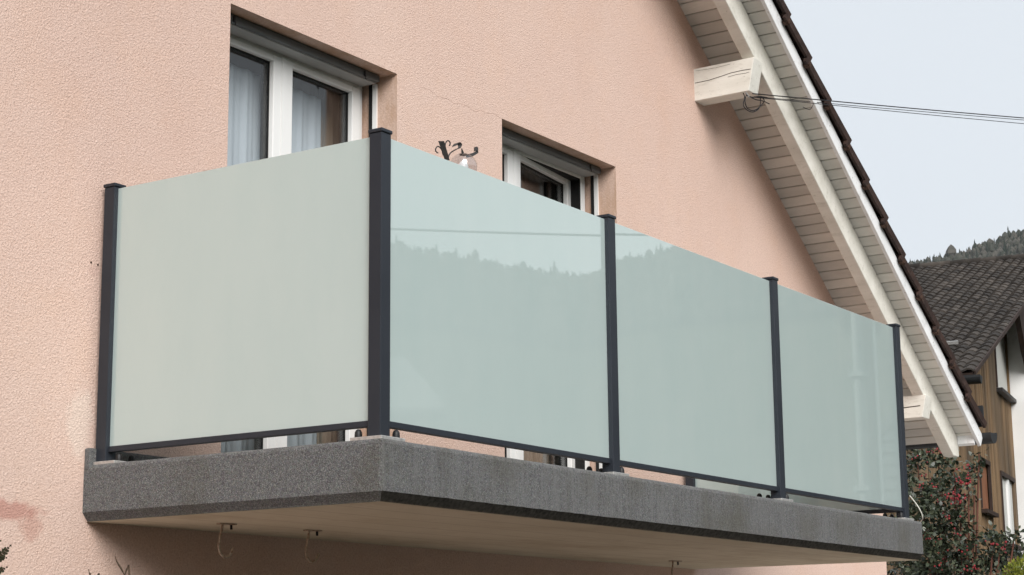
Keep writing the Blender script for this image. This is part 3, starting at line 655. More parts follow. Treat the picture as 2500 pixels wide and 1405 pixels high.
g = B(); g.add([(SX0+.02, SY0+.02, SU), (SX0+.02, WY, SU), (SX1-.02, WY, SU), (SX1-.02, SY0+.02, SU)], [(0, 1, 2, 3)]); g.build('slab_underside', M['under'], balcony)
g = B(); g.box((SX0-.002, WY-.03, ST-.02), (SX1, WY, 0.042), 0, .006); g.build('skirting', M['concrete'], balcony)

def hook(x, y, label, ang):
    h = empty('ceiling_hook', (x, y, SU), label, 'hook', 'hooks under the balcony')
    ca, sa = math.cos(ang), math.sin(ang)
    def L(a, z): return (x+ca*a, y+sa*a, SU+z)
    g = B(); g.prism([(x+ca*u_-sa*v_, y+sa*u_+ca*v_, SU-.005) for u_, v_ in ((-.012, -.014), (.062, -.014), (.062, .014), (-.012, .014))], (0, 0, .0045)); g.build('hook_plate', M['hook'], h)
    g = B(); g.tube([L(.046, -.003), L(.047, -.022)], .005, 6); g.build('wing_screw', M['black'], h)
    pts = [L(.006, -.004), L(.004, -.024), L(-.004, -.060), L(-.008, -.084), L(-.003, -.107), L(.013, -.123), L(.032, -.124), L(.047, -.112), L(.057, -.092)]
    g = B(); g.tube(curve_pts(pts, 5), .0050, 8); g.build('hook_rod', M['hook'], h)
hook(0.355, 1.02, 'rusty ceiling hook under the slab, nearest the left end of the balcony', R(-12))
hook(0.83, 0.995, 'rusty ceiling hook under the slab, the middle one of three', R(-12))
hook(3.83, 1.00, 'ceiling hook under the far right part of the slab', R(-12))

# ------------------------------------------------------------------ railing
rail = empty('balcony_railing', (2.3, 0.6, ST), 'glazed balcony railing with anthracite posts and milky green glass panels', 'railing')
S, H = 0.054, 1.05; X1, X2, X3 = 1.5264, 3.0712, 4.6167; Y0 = 1.2744; G0 = 0.026
ZR, ZRB, ZG = 0.047, 0.026, 1.0325
def post(x, y, plate, bolts):
    g = B(); g.box((x, y, -.011), (x+S, y+S, H-.012), 0, .003); p = g.build('post', M['anth'], rail)
    g = B(); g.box((x-.004, y-.004, H-.012), (x+S+.004, y+S+.004, H+.002), 0, .0035); g.build('post_cap', M['anth'], p)
    g = B(); g.box((plate[0], plate[1], ST-.006), (plate[2], plate[3], -.010), 0, .002); g.build('base_plate', M['plate'], p)
    for bx, by in bolts:
        g = B(); g.tube([(bx, by, -.012), (bx, by, .002), (bx, by, .010), (bx, by, .017), (bx, by, .020)], [.013, .013, .012, .0085, .003], 12); g.build('bolt_cap', M['black'], p)
def std(x): return (x-.030, -.018, x+S+.040, .12), ((x-.014, .105), (x+S+.026, .012), (x+S+.026, .105), (x-.014, .012))
post(0, 0, (-.018, -.018, .115, .115), ((.100, .010), (.010, .100), (.1, .1)))
for x in (X1, X2): p_, b_ = std(x); post(x, 0, p_, b_[:3])
post(X3, 0, (X3-.06, -.018, X3+S+.018, .115), ((X3-.045, .01), (X3-.045, .1), (X3+.05, .1)))
post(0, Y0, (-.018, Y0-.065, .12, WY-.033), ((-.006, Y0+.066-.004), (.105, Y0-.03), (.02, Y0-.05)))
post(X3, Y0, (X3-.065, Y0-.065, X3+S+.018, WY-.033), ((X3-.05, Y0-.03),))
def panel(a, b, tilt=0.0):
    (x0, y0), (x1, y1) = a, b; t = .0055
    if y0 == y1: q = ((x0, y0-t), (x1, y0+t)); r_ = ((x0, y0-.014), (x1, y0+.014))
    else: q = ((x0-t, y0), (x0+t, y1)); r_ = ((x0-.014, y0), (x0+.014, y1))
    g = B(); g.box((*q[0], ZR-.01), (*q[1], ZG), 0, .0012); 
    for fi, f in enumerate(g.f):
        vv_ = [g.v[i] for i in f]; nz = (vv_[1]-vv_[0]).cross(vv_[2]-vv_[0]).normalized().z
        if abs(nz) > .9: g.mi[fi] = 1
    gp = g.build('glass_panel', [M['milky'], M['gedge']], rail); gp.rotation_euler = (R(tilt), 0, 0)
    g = B(); g.box((*r_[0], ZRB), (*r_[1], ZR), 0, .002); g.build('bottom_rail', M['anth'], rail)
e_ = .002
panel((S-e_, G0), (X1+e_, G0)); panel((X1+S-e_, G0), (X2+e_, G0), .07); panel((X2+S-e_, G0), (X3+e_, G0), -.05)
panel((G0, S-e_), (G0, Y0+e_)); panel((X3+S-G0, S-e_), (X3+S-G0, Y0+e_))

# loose white cable that hangs over the right end of the slab
pts = [at(2221, 1211, 10.6), at(2230, 1222, 10.55), at(2243, 1240, 10.5), at(2251, 1257, 10.5), at(2252, 1268, 10.52), at(2248, 1274, 10.6)]
g = B(); g.tube(curve_pts(pts, 6), .0033, 6); tag(g.build('loose_cable', M['wcable']), 'thin white cable curling off the right end of the balcony', 'cable')

# wall lantern between the doors (only its iron crown and globe show above the glass)
LX, LY, LZ = 2.262, 1.235, 1.572
lamp = empty('wall_lantern', (LX, WY, LZ), 'wrought iron wall lantern with curled straps and glass globe', 'lamp')
def P2(px, py, dy=0.0):
    d = (at(px, py, 1)-CAM); t = (LY+dy-CAM.y)/d.y; return CAM+d*t
g = B(); c_ = P2(1131, 408); g.sphere(c_, .068, 24, 14, sc=(1, 1, 1)); g.build('globe', M['globe'], lamp)
g = B(); g.sphere(c_+Vector((0, 0, -.005)), .026, 14, 10, sc=(1, 1, 1.3)); g.build('bulb', M['frame'], lamp)
def strap(name, pts, w, wd, th=.004, n=6):
    g = B(); p = curve_pts(pts, n); 
    if isinstance(w, (list, tuple)): 
        ws = [w[0]+(w[1]-w[0])*i/(len(p)-1) for i in range(len(p))]
    else: ws = w
    g.ribbon(p, ws, wd, th); return g.build(name, M['iron'], lamp)
wx = Vector((.85, -.5, .1))
strap('iron_leaf', [P2(1092, 392), P2(1087, 376), P2(1082, 360), P2(1077, 345)], (.024, .030), wx)
g = B(); g.tube(curve_pts([P2(1082, 380), P2(1078, 366), P2(1070, 358), P2(1064, 363), P2(1064, 370), P2(1069, 374)], 5), .0032, 6); g.build('iron_curl', M['iron'], lamp)
g = B(); g.tube(curve_pts([P2(1093, 378), P2(1087, 362), P2(1088, 350), P2(1093, 344), P2(1098, 347), P2(1099, 352), P2(1097, 356)], 5), .0034, 6); g.build('iron_curl', M['iron'], lamp)
wd2 = Vector((.35, .8, .55))
strap('iron_scroll', [P2(1093, 388), P2(1099, 375), P2(1112, 366), P2(1121, 362), P2(1123, 355), P2(1119, 350), P2(1112, 353), P2(1110, 357)], (.009, .034), RGT*.75+UPV*.3+FWD*.55)
strap('iron_scroll', [P2(1139, 381), P2(1148, 380), P2(1158, 376), P2(1166, 370), P2(1164, 364), P2(1158, 365)], (.020, .026), UPV*.75+FWD*.6, .006)
strap('iron_spike', [P2(1131, 378), P2(1129, 371), P2(1127, 363)], (.018, .003), wx)
g = B(); g.sphere(c_+Vector((0, 0, .062)), .020, 12, 6, sc=(1, 1, .35)); g.build('globe_collar', M['iron'], lamp)
g = B(); g.tube(curve_pts([c_+Vector((-.08, .01, -.02)), c_+Vector((-.10, .06, -.10)), c_+Vector((-.06, WY-c_.y-.01, -.14))], 6), .007, 8); g.build('wall_bracket', M['iron'], lamp)
g = B(); g.box((c_.x-.11, WY-.012, c_.z-.22), (c_.x-.02, WY-.001, c_.z-.06), 0, .004); g.build('wall_plate', M['iron'], lamp)

# ------------------------------------------------------------------ service wires on the upper purlin
anchor = Vector((4.98, 0.985, 2.632))
def far_wire(mid, label, r=.0035, start=anchor):
    """from the anchor past mid and on to a pole up the road"""
    d = mid-start; end = start + d*7.5; pts = []
    for i in range(41):
        t = i/40; p = start.lerp(end, t); p.z += .075*7.5*t - 4*t*(1-t)*.16
        pts.append(p)
    g = B(); g.tube(pts, r, 6); return tag(g.build('service_wire', M['wire']), label, 'wire', 'service wires to the gable')
far_wire(at(2500, 289, 13.2), 'thick dark service wire from the purlin, uppermost of the three', .0034, anchor+Vector((.0, 0, .004)))
far_wire(at(2500, 294, 13.5), 'thin dark service wire from the purlin, middle of the three', .0022, anchor+Vector((.02, 0, -.010)))
far_wire(at(2500, 303, 13.0), 'thin dark service wire from the purlin, lowest of the three', .0022, anchor+Vector((.0, 0, -.018)))
coil = empty('wire_coil', anchor, 'untidy coil of black wire hanging under the upper purlin end', 'wire')
def yl(px, py, y=.955): 
    d = at(px, py, 1)-CAM; return CAM + d*((y-CAM.y)/d.y)
for pts in ([(1815, 228), (1818, 240), (1815, 256), (1822, 268), (1838, 274), (1852, 266), (1857, 250), (1855, 236)],
            [(1822, 232), (1819, 250), (1826, 266), (1842, 270), (1858, 258), (1866, 247), (1862, 240)],
            [(1824, 234), (1838, 238), (1852, 236), (1868, 238), (1880, 241)], [(1830, 236), (1846, 244), (1862, 247), (1878, 254)]):
    g = B(); g.tube(curve_pts([yl(px, py, .955+random.uniform(-.012, .012)) for px, py in pts], 6), .0032, 6); g.build('wire_loop', M['wire'], coil)
g = B(); g.tube([yl(1820, 226, .97), yl(1828, 238, .965)], .007, 8); g.build('insulator', M['plate'], coil)
g = B(); g.tube(curve_pts([yl(1960, 262, .80), yl(1976, 268, .79), yl(1983, 261, .79), yl(1986, 253, .79)], 5), .002, 6); g.build('wire_tie', M['wire'], coil)

# ================================================================== NEIGHBOURING CHALET
az = R(79.4); E = Vector((math.sin(az), math.cos(az), 0)); N = Vector((E.y, -E.x, 0)); CO = Vector((32.8606, 9.3056, 0))
def cw(e, z, n=0.0): return CO + E*e + N*n + Vector((0, 0, z))
chalet = empty('chalet', cw(0, GZ, -4), 'weathered larch chalet with dark tiled roof and white corner behind the holly', 'house')
CE0 = -5.4; CE1 = 4.35
slope = math.tan(R(18.63)); VE, VZ = -6.13, 4.29           # lower end of the verge
def cver(e): return VZ + (e-VE)*slope
g = B()
g.prism([cw(CE0, GZ, -.03), cw(11.5, GZ, -.03), cw(11.5, cver(11.5)-.25, -.03), cw(9.4, cver(9.4)-.25, -.03), cw(CE0, cver(CE0)-.25, -.03)], -N*9)
g.build('wall', M['cdark'], chalet)
# openings in the planked wall: (e0, e1, z0, z1)
OPEN = [(-0.95, 0.30, 2.26, 3.24), (2.28, 4.30, 5.17, 6.9), (2.0, 3.95, 1.75, 3.2)]
pw = 0.12; e = CE0; cnt = 0
while e < CE1-.01:
    w = min(pw*random.uniform(.8, 1.25), CE1-e)
    top = cver(e+w/2)-.26; spans = [(GZ, top)]
    for (o0, o1, z0, z1) in OPEN:
        if e+w > o0+.02 and e < o1-.02:
            ns = []
            for s0_, s1_ in spans:
                if z0 > s0_: ns.append((s0_, min(z0, s1_)))
                if z1 < s1_: ns.append((max(z1, s0_), s1_))
            spans = [q for q in ns if q[1]-q[0] > .05]
    th = random.uniform(.022, .034)
    for s0_, s1_ in spans:
        g = B(); g.prism([cw(e+.003, s0_, -.029), cw(e+w-.003, s0_, -.029), cw(e+w-.003, s1_, -.029), cw(e+.003, s1_, -.029)], N*(th+.029)); g.build('plank', M['larch'], chalet)
    e += w
# west side planks
for i in range(10):
    n0 = -.03 - i*.18
    g = B(); g.prism([cw(CE0-.02, GZ, n0-.006), cw(CE0-.02, GZ, n0-.174), cw(CE0-.02, cver(CE0)-.25, n0-.174), cw(CE0-.02, cver(CE0)-.25, n0-.006)], E*.018); g.build('plank', M['larch'], chalet)
# small shuttered window
def win(o, mat, sill, trim, right=True):
    o0, o1, z0, z1 = o
    g = B(); g.prism([cw(o0, z0, -.028), cw(o1, z0, -.028), cw(o1, z1, -.028), cw(o0, z1, -.028)], N*.006); w = g.build('window', mat, chalet)
    g = B(); g.prism([cw(o0-.12, z0-.10, 0), cw(o1+.14, z0-.10, 0), cw(o1+.14, z0-.02, 0), cw(o0-.12, z0-.02, 0)], N*.16); g.build('sill', sill, w)
    g = B(); g.prism([cw(o0-.09, z0, 0), cw(o0, z0, 0), cw(o0, z1, 0), cw(o0-.09, z1, 0)], N*.055)
    if right: g.prism([cw(o1, z0, 0), cw(o1+.09, z0, 0), cw(o1+.09, z1, 0), cw(o1, z1, 0)], N*.055)
    g.prism([cw(o0-.09, z1, 0), cw(o1+.09, z1, 0), cw(o1+.09, z1+.09, 0), cw(o0-.09, z1+.09, 0)], N*.06); g.build('frame', trim, w)
    return w
win(OPEN[0], M['cshut'], M['cdark'], M['cdark'])
w_ = win(OPEN[1], M['cblind'], M['cflash'], M['cdark'], False); w_ = win(OPEN[2], M['cblind'], M['cdark'], M['cdark'], False)
g = B(); g.prism([cw(3.0, 1.75, -.02), cw(3.25, 1.75, -.02), cw(3.25, 3.2, -.02), cw(3.0, 3.2, -.02)], N*.05); g.build('mullion', M['frame'], w_)
# white wing at the far end
g = B(); g.prism([cw(CE1, GZ, -.02), cw(11.5, GZ, -.02), cw(11.5, cver(9.4)-.3, -.02), cw(9.4, cver(9.4)-.3, -.02), cw(CE1, cver(CE1)-.28, -.02)], N*.42); g.build('white_wing', M['cwhite'], chalet)
# dark boarded underside of the roof over the white wing
def onw(px, py, off):
    d = at(px, py, 1)-CAM; o_ = CO + N*off; return CAM + d*((o_-CAM).dot(N)/d.dot(N))
g = B(); g.prism([onw(2475, 766, .42), onw(2492, 860, .42), onw(2530, 1010, .42), onw(2530, 700, .42)], N*.12); g.build('eaves_panel', M['cdark'], chalet)
# roof: deck, tiles, ridge tiles, gutter
OV = 0.8
su = Vector((E.x*math.cos(R(18.63)), E.y*math.cos(R(18.63)), math.sin(R(18.63)))); sn = su.cross(-N).normalized()
if sn.z < 0: sn = -sn
V0 = cw(VE, VZ, OV); UL = 16.42
def rp(u, v, h=0.0): return V0 + su*u - N*v + sn*h
g = B(); g.prism([rp(0, 0, -.085), rp(UL, 0, -.085), rp(UL, 0, -.02), rp(0, 0, -.02)][0:4], -N*11); croof = g.build('roof', M['cdark'], chalet)
g = B(); rr = V0 + su*UL; dn = E*math.cos(R(18.63)) - Vector((0, 0, math.sin(R(18.63))))
g.prism([rr+sn*-.16, rr+dn*6-sn*.16, rr+dn*6, rr], -N*11); g.build('far_slope', M['ctile'], croof)
TU, TV = 0.40, 0.232
def ctile_mesh():
    b_ = B(); n = 5; pts = []
    prof = [(-.5, .012), (-.28, .050), (0, .058), (.24, .030), (.5, .006)]
    for u, up in ((-.02, .034), (TU*1.02, .004)):
        for q, h in prof: pts.append((u, q*TV*1.02, h+up))
    for q, h in prof: pts.append((-.02, q*TV*1.02, h-.002))
    b_.add(pts, [(i, i+1, n+i+1, n+i) for i in range(n-1)] + [(2*n+i, 2*n+i+1, i+1, i) for i in range(n-1)], 0, False)
    me = bpy.data.meshes.new('roof_tile'); me.from_pydata(b_.v, [], b_.f); me.materials.append(M['ctile']); return me
ctm = ctile_mesh(); vv = -N
crot = Matrix(((su.x, vv.x, sn.x), (su.y, vv.y, sn.y), (su.z, vv.z, sn.z)))
nu = int(UL/TU); nv = 21; count = 0; rest = []
cells = [(iu, iv) for iu in range(nu) for iv in range(nv)]
def cpos(iu, iv): return rp(iu*TU + (.0 if iv % 2 else .0), (iv+.5)*TV - .02, -.012 + random.uniform(-.006, .006))
cells.sort(key=lambda q: (rp(q[0]*TU, q[1]*TV)-CAM).length)
def seen(iu, iv):
    d = rp(iu*TU, (iv+.5)*TV)-CAM; z = d.dot(FWD); px = 1250+FPX*d.dot(RGT)/z; py = 702-FPX*d.dot(UPV)/z
    return 2230 < px < 2515 and px > 2235 + (py-640)*.42
for iu, iv in cells:
    if count < 300 and seen(iu, iv):
        o = link('roof_tile', ctm, M['ctile'], croof, cpos(iu, iv)); o.rotation_euler = (crot @ Matrix.Rotation(random.uniform(-.03, .03), 3, 'Z')).to_euler(); count += 1
    else: rest.append((iu, iv))
g = B()
for iu, iv in rest:
    p = cpos(iu, iv)
    g.add([p + crot @ v.co for v in ctm.vertices], [list(f.vertices) for f in ctm.polygons])
o = g.build('tile_field', M['ctile'], croof); o['kind'] = 'stuff'
g = B(); g.prism([rp(0, -.02, -.06), rp(UL, -.02, -.06), rp(UL, -.02, .02), rp(0, -.02, .02)], N*.03); g.build('verge_board', M['cdark'], croof)
for i in range(13):
    g = B(); a_ = rp(UL, i*.40-.02, .03); g.tube([a_, a_-N*.43], [.115, .10], 8); g.build('ridge_tile', M['ctile'], croof)
for i, (u_, v_) in enumerate(((2.6, .62), (1.5, .62))):
    g = B(); g.prism([rp(u_, v_, .10), rp(u_+.05, v_, .10), rp(u_+.05, v_, .16), rp(u_, v_, .16)], -N*.42); g.build('snow_guard', M['plate'], croof)
g = B(); c0_ = rp(-.10, 0, -.06)+N*.15; r0 = .15
hw = Vector((E.x, E.y, 0))
g.prism([c0_ + hw*r0*math.cos(t) + Vector((0, 0, r0*math.sin(t))) for t in [math.pi+math.pi*j/10 for j in range(11)]], -N*11); g.build('gutter', M['gutter'], croof)

# ================================================================== PLANTS
def holly_leaf(p, d, up, L, rnd):
    d = d.normalized(); s = d.cross(up)
    if s.length < .05: s = d.cross(Vector((1, 0, 0)))
    s.normalize(); w = L*.27; n = s.cross(d)
    return [p, p+d*L*.28+s*w*.9+n*L*.05, p+d*L*.66+s*w+n*L*.03, p+d*L, p+d*L*.66-s*w-n*L*.02, p+d*L*.28-s*w*.9+n*L*.02]
def rdir(rnd):
    while True:
        v = Vector((rnd.uniform(-1, 1), rnd.uniform(-1, 1), rnd.uniform(-1, 1)))
        if .1 < v.length < 1: return v.normalized()
def holly():
    rnd = random.Random(11); base = at(2330, 1500, 17.5); base.z = GZ
    t = empty('holly_bush', base, 'tall holly bush with glossy dark leaves and red berries beyond the slab', 'bush')
    # leafy masses: (px, py, distance, radius m, leaves)
    C = [(2265, 1370, 17.2, .42, 1500), (2250, 1240, 17.4, .38, 1300), (2240, 1135, 17.8, .30, 800), (2330, 1390, 17.3, .42, 1300), (2225, 1390, 17.6, .35, 700), (2300, 1290, 17.5, .24, 500), (2400, 1405, 17.4, .30, 750),
         (2300, 1200, 17.6, .15, 170), (2330, 1150, 17.5, .11, 90), (2290, 1120, 17.8, .14, 160), (2355, 1215, 17.5, .10, 90), (2380, 1140, 17.5, .08, 60), (2365, 1175, 17.4, .10, 90), (2375, 1320, 17.3, .12, 120), (2345, 1265, 17.4, .12, 120),
         (2440, 1345, 17.3, .15, 170), (2425, 1318, 17.3, .08, 60), (2476, 1312, 17.3, .07, 45), (2470, 1350, 17.4, .10, 70), (2455, 1385, 17.4, .14, 150), (2390, 1108, 17.5, .04, 18), (2358, 1285, 17.4, .06, 40)]
    quads = []; berr = []; br = B()
    for ci, (px, py, ds, rad, n) in enumerate(C):
        c = at(px, py, ds); sub = [c + rdir(rnd)*rad*rnd.random()**.5 for _ in range(max(2, n//22))]
        for i in range(n):
            q = rnd.choice(sub); p = q + rdir(rnd)*rnd.random()**.6*.085
            d = (p-c)*.7/max(rad, .05) + rdir(rnd)*.9 + Vector((0, 0, .25)); L = rnd.uniform(.030, .066)
            up = (Vector((0, 0, 1)) + rdir(rnd)*.8).normalized()
            if ci < 7 and rnd.random() < .22: continue
            quads.append((holly_leaf(p, d, up, L, rnd), rnd.random()**1.6))
        if ci > 0: br.tube(curve_pts([base.lerp(c, .35)+Vector((0, 0, .3)), base.lerp(c, .75), c], 4), [.014]*4+[.009]*4+[.005], 5)
    leaf_mesh('foliage', quads, M['holly'], t, base)['kind'] = 'stuff'
    trunk = B(); trunk.tube([base, base+Vector((.02, .01, .9)), base+Vector((0, .05, 1.9)), at(2260, 1300, 17.4)], [.06, .05, .04, .02], 8); trunk.build('trunk', M['bark'], t)
    br.build('branches', M['rbark'], t)
    # berry clusters
    BC = [(2345, 1178, 12), (2352, 1180, 8), (2366, 1148, 9), (2330, 1218, 18), (2338, 1208, 12), (2326, 1210, 10), (2342, 1222, 8), (2325, 1260, 8), (2335, 1296, 6), (2290, 1097, 14), (2282, 1100, 8), (2240, 1116, 6), (2262, 1316, 8), (2348, 1342, 8), (2293, 1374, 9), (2365, 1392, 8), (2380, 1388, 6),
          (2425, 1328, 9), (2455, 1340, 8), (2410, 1330, 5), (2362, 1140, 5), (2285, 1215, 4), (2275, 1180, 5), (2300, 1308, 5), (2265, 1160, 5), (2250, 1190, 4), (2310, 1345, 5), (2360, 1168, 6), (2270, 1185, 5)]
    quads = []
    for px, py, n in BC:
        c = at(px, py, 17.0)
        for i in range(max(3, int(n*.75))):
            r_ = rnd.uniform(.007, .0115); p = c+Vector((rnd.gauss(0, .034), rnd.gauss(0, .04), rnd.gauss(0, .024))); tt = rnd.random()
            ring = [[p+Vector((math.cos(k*math.pi/3)*r_*w_, math.sin(k*math.pi/3)*r_*w_, r_*h_)) for k in range(6)] for h_, w_ in ((.92, .38), (.38, .92), (-.38, .92), (-.92, .38))]
            for a_, b_ in zip(ring, ring[1:]):
                for k in range(6): quads.append(([b_[k], b_[(k+1) % 6], a_[(k+1) % 6], a_[k]], tt))
            quads.append((ring[0], tt)); quads.append((ring[3][::-1], tt))
    leaf_mesh('berries', quads, M['berry'], t, base)['kind'] = 'stuff'
holly()

def yellow_bush():
    rnd = random.Random(5); c = at(2500, 1415, 16.0); base = Vector((c.x, c.y, GZ))
    t = empty('yellow_conifer', base, 'yellow green dwarf conifer tip in the lower right corner', 'bush')
    quads = []
    for i in range(1600):
        p = c + rdir(rnd)*.17*rnd.random()**.4*Vector((1, 1, 1)).length/1.73; d = (p-c).normalized()+rdir(rnd)*.6+Vector((0, 0, .6)); d.normalize(); s = d.cross(rdir(rnd)).normalized(); L = rnd.uniform(.02, .04)
        quads.append(([p, p+d*L*.5+s*L*.22, p+d*L, p+d*L*.5-s*L*.22], rnd.random()))
    for i in range(1500):
        tt = rnd.random(); p = base.lerp(c, tt) + rdir(rnd)*(.34-.16*tt)*rnd.random()**.4; d = rdir(rnd)+Vector((0, 0, .8)); d.normalize(); s = d.cross(rdir(rnd)).normalized(); L = rnd.uniform(.03, .06)
        quads.append(([p, p+d*L*.5+s*L*.25, p+d*L, p+d*L*.5-s*L*.25], rnd.random()))
    leaf_mesh('foliage', quads, M['yellow'], t, base)['kind'] = 'stuff'
    g = B(); g.tube([base, c], [.03, .008], 6); g.build('trunk', M['bark'], t)
yellow_bush()

def thuja():
    rnd = random.Random(9); root = at(-60, 1420, 5.2); base = Vector((root.x, root.y, GZ))
    t = empty('thuja', base, 'thuja shrub with flat dark sprays poking in at the lower left', 'shrub')
    quads = []; br = B()
    def spray(a, b, L, lvl):
        a = Vector(a); b = Vector(b); n = 9; d = (b-a); side = d.cross(FWD).normalized(); dn = d.normalized(); ln = d.length
        br.tube([a, b], [.0016 if lvl == 0 else .001, .0008], 5)
        for i in range(n):
            t_ = (i+.5)/n; p = a+d*t_; w = L*(1-t_*.75)*rnd.uniform(.7, 1.1)
            for sgn in (-1, 1):
                dd = (side*sgn*.8+dn*.75+FWD*rnd.uniform(-.2, .2)).normalized()
                if lvl == 0 and i < n-2: spray(p, p+dd*w, L*.45, 1)
                e_ = p+dd*w*(.55 if lvl else .4); s2 = dd.cross(FWD).normalized()*.0018
                quads.append(([p-s2, p+s2, e_+s2*1.1, e_+dd*.0016, e_-s2*1.1], rnd.random()))
    spray(at(-25, 1385, 5.2), at(28, 1330, 5.15), .020, 0)
    spray(at(-30, 1370, 5.2), at(18, 1362, 5.2), .012, 0); spray(at(-45, 1415, 5.2), at(20, 1384, 5.15), .022, 0); spray(at(-60, 1340, 5.2), at(4, 1320, 5.2), .016, 0)
    spray(at(-50, 1440, 5.2), at(-5, 1398, 5.25), .02, 0)
    for i in range(120):
        tt = rnd.random(); p = base.lerp(root+Vector((-.12, .05, -.05)), tt) + Vector((rnd.gauss(-.05, .10), rnd.gauss(0, .12), 0))*(1.2-tt*.6)
        q = p + Vector((rnd.gauss(0, .05), rnd.gauss(0, .05), rnd.uniform(.04, .12))); spray(p, q, .022, 1)
    br.tube([base, base.lerp(root, .5)+Vector((.02, 0, 0)), root+Vector((-.05, 0, -.1))], [.02, .014, .004], 6)
    for a_ in ((-25, 1385), (-30, 1370), (-45, 1415), (-60, 1340)): br.tube([root+Vector((-.05, 0, -.1)), at(*a_, 5.2)], [.003, .0016], 5)
    leaf_mesh('foliage', quads, M['thuja'], t, base)['kind'] = 'stuff'; br.build('stem', M['bark'], t)
thuja()

def bare_shrub():
    rnd = random.Random(2); a = at(330, 1440, 5.4); base = Vector((a.x+.05, a.y, GZ))
    t = empty('bare_shrub', base, 'leafless brown twigs reaching up below the left end of the balcony', 'shrub')
    for tip in ([(281, 1358), (285, 1371), (291, 1381), (304, 1405), (318, 1450)], [(216, 1390), (219, 1402), (227, 1425), (250, 1470)]):
        pts = [at(px, py, 5.4) for px, py in tip]; pts.append(pts[-1].lerp(base, .5)); pts.append(base + Vector((rnd.uniform(-.04, .04), 0, 0)))
        rs = [.0012, .0022, .0026, .0030, .0034, .006, .009]; rs = rs[:len(pts)-1]+[.009]
        g = B(); p = curve_pts(pts, 3); g.tube(p, [rs[min(int(i/3), len(rs)-1)] for i in range(len(p))], 6)
        if tip[0][0] == 216: g.tube([pts[1], at(223, 1401, 5.4)], [.002, .0014], 5)
        g.build('twig', M['bark'], t)
bare_shrub()

# ================================================================== ACROSS THE ROAD (shows only as mirror images in the glass)
def dirv(azd): return Vector((math.sin(R(azd)), math.cos(R(azd)), 0))
MC = Vector((CAM.x, 2*0.02-CAM.y, CAM.z))                 # eye mirrored in the glass plane
def mp(px, py, dist):
    """a point met by the view after it is mirrored in the front panels"""
    d = at(px, py, 1)-CAM; d = Vector((d.x, -d.y, d.z)); return MC + d*dist
# pale clapboard house with a downpipe
def house_a():
    D = 34.0; base = mp(2150, 1400, D); base.z = GZ
    h = empty('clapboard_house', base, 'pale clapboard house across the road, mirrored in the rightmost front panel', 'house')
    u = (mp(2190, 1200, D)-mp(2100, 1200, D)); u.z = 0; u.normalize(); v = Vector((-u.y, u.x, 0))
    if v.dot(base-MC) < 0: v = -v
    def P(px, py, off=0.0): return mp(px, py, D)+v*off
    a = P(2162, 1300); top = P(2163, 1068).z; L = 6.0; a.z = GZ
    apex = top + 3.0*.9
    g = B(); g.prism([a, a+u*L, a+u*L+Vector((0, 0, top-GZ)), a+u*3+Vector((0, 0, apex-GZ)), a+Vector((0, 0, top-GZ))], v*6); g.build('wall', M['clad'], h)
    z = GZ+.2
    while z < apex-.3:
        x0 = 0 if z < top else (z-top)/.9
        x1 = L-x0
        g = B(); g.prism([a+u*(x0+.01)+Vector((0, 0, z-GZ))-v*.001, a+u*(x1-.01)+Vector((0, 0, z-GZ))-v*.001, a+u*(x1-.01)+Vector((0, 0, z-GZ+.03))-v*.001, a+u*(x0+.01)+Vector((0, 0, z-GZ+.03))-v*.001], -v*.03); g.build('clapboard_lip', M['rend'], h)
        z += .22
    g = B(); g.prism([a-u*.3+Vector((0, 0, top-GZ-.2)), a+u*3+Vector((0, 0, apex-GZ+.1)), a+u*3+Vector((0, 0, apex-GZ+.25)), a-u*.3+Vector((0, 0, top-GZ))], v*6.5); g.build('roof', M['proof'], h)
    g = B(); g.prism([a+u*(L+.3)+Vector((0, 0, top-GZ-.2)), a+u*3+Vector((0, 0, apex-GZ+.1)), a+u*3+Vector((0, 0, apex-GZ+.25)), a+u*(L+.3)+Vector((0, 0, top-GZ))], v*6.5); g.build('roof', M['proof'], h)
    # taller rendered block beside it with a white downpipe
    D2 = 30.0; b0 = mp(2106, 1300, D2); b0.z = GZ
    h2 = empty('rendered_house', b0, 'tall grey rendered house across the road with a pale downpipe', 'house')
    hz = mp(2120, 700, D2).z
    u2 = (u*.8+v*.6).normalized(); 
    g = B(); g.prism([b0+u2*.2, b0+u2*.2+v*4, b0+u2*.2+v*4+Vector((0, 0, hz-GZ)), b0+u2*.2+Vector((0, 0, hz-GZ))], u2*.22); g.build('wall', M['rend'], h2)
    g = B(); g.tube([b0+u2*.08, b0+u2*.08+Vector((0, 0, hz-GZ))], .085, 10); g.build('downpipe', M['dpipe'], h2)
    g = B(); g.tube([b0+u2*.42-v*.06, b0+u2*.42-v*.06+Vector((0, 0, hz-GZ))], .03, 8); g.build('cable_duct', M['clad'], h2)
    for py in (905, 1190):
        p = mp(2118, py, D2); g = B(); q = b0+u2*.08; g.box((q.x-.13, q.y-.13, p.z-.04), (q.x+.13, q.y+.13, p.z+.04)); g.build('pipe_clamp', M['dpipe'], h2)
    g = B(); rz = Vector((0, 0, hz-GZ)); g.prism([b0-u2*.3+rz-v*.3, b0+u2*.6+rz-v*.3, b0+u2*.6+rz-v*.3+Vector((0, 0, .2)), b0-u2*.3+rz-v*.3+Vector((0, 0, .2))], v*4.6); g.build('roof', M['proof'], h2)
house_a()
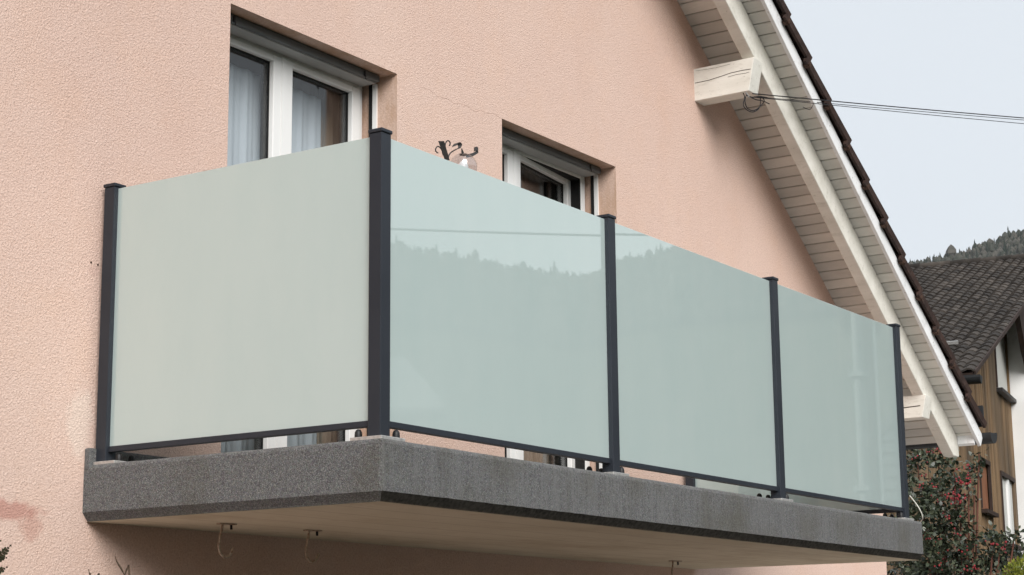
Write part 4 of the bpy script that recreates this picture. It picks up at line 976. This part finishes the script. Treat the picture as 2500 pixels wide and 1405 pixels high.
def house_b():
    D = 36.0; ridge_ = mp(984, 800, D); eave = mp(1092, 1010, D)
    base = Vector((ridge_.x, ridge_.y, GZ)); h = empty('low_house', base, 'house with a grey ribbed roof mirrored low in the first front panel', 'house')
    u = (mp(960, 900, D)-mp(1090, 900, D)); u.z = 0; u.normalize(); v = Vector((-u.y, u.x, 0))
    if v.dot(base-MC) < 0: v = -v
    dz = ridge_.z-eave.z; run = 4.2
    A0 = eave-v*0; A1 = ridge_+v*run
    L = 9
    g = B(); g.prism([A0, A1, A1+Vector((0, 0, -.15)), A0+Vector((0, 0, -.15))], u*L); rf = g.build('roof', M['ribroof'], h)
    n = 17
    for i in range(n):
        p = A0.lerp(A1, (i+.5)/n); g = B(); g.prism([p+Vector((0, 0, .003)), p+v*.16+Vector((0, 0, .003+dz/n*.6)), p+v*.1+Vector((0, 0, .10+dz/n*.6)), p+Vector((0, 0, .09))], u*L); g.build('roof_rib', M['rib'], rf)
    q0 = eave+v*.6; q0 = Vector((q0.x, q0.y, GZ)); q1 = Vector((A1.x, A1.y, GZ))
    g = B(); e0 = q0+u*1.2; e1 = Vector((ridge_.x, ridge_.y, GZ))+v*run
    g.prism([e0, e1, e1+Vector((0, 0, ridge_.z-GZ-.3)), e0+Vector((0, 0, eave.z-GZ-.25))], u*(L-1.6)); g.build('wall', M['rend'], h)
    p0 = mp(1050, 890, D-1); p1 = mp(1126, 1035, D-1); g = B(); g.tube([p0, p1], .03, 8); g.build('verge_pipe', M['rib'], h)
house_b()
# overhead cable along the road, mirrored as a thin line, with its poles
pA, pB = mp(955, 560, 27), mp(1600, 578, 27); d = (pB-pA); cA = pA-d*1.1; cB = pB+d*1.3
pts = []
for i in range(41):
    t = i/40; p = cA.lerp(cB, t); p.z -= 4*t*(1-t)*.10 - .09; pts.append(p)
g = B(); g.tube(pts, .016, 6); tag(g.build('overhead_cable', M['wire']), 'thin overhead cable mirrored as a line across the balcony glass', 'cable')
for q, lb in ((cA, 'wooden cable pole standing down the road to the left'), (cB, 'wooden cable pole standing up the road to the right')):
    g = B(); g.tube([(q.x, q.y, GZ), (q.x, q.y, q.z+.4)], [.13, .09], 10); g.box((q.x-.5, q.y-.04, q.z-.1), (q.x+.5, q.y+.04, q.z-.02)); tag(g.build('utility_pole', M['bark'], origin=(q.x, q.y, GZ)), lb, 'pole')

# ================================================================== THE AIR OF THE VALLEY
g = B(); g.box((-3600, -3600, GZ-1.0), (3600, 3600, 760))
hz = g.build('haze', []); tag(hz, kind='stuff')
hm = bpy.data.materials.new('valley_haze'); hm.use_nodes = True; t = hm.node_tree; t.nodes.clear()
ho = t.nodes.new('ShaderNodeOutputMaterial'); hv = t.nodes.new('ShaderNodeVolumePrincipled')
hv.inputs['Color'].default_value = (0.86, 0.91, 0.97, 1); hv.inputs['Density'].default_value = 0.000032; hv.inputs['Anisotropy'].default_value = 0.1
t.links.new(hv.outputs['Volume'], ho.inputs['Volume']); hz.data.materials.append(hm)
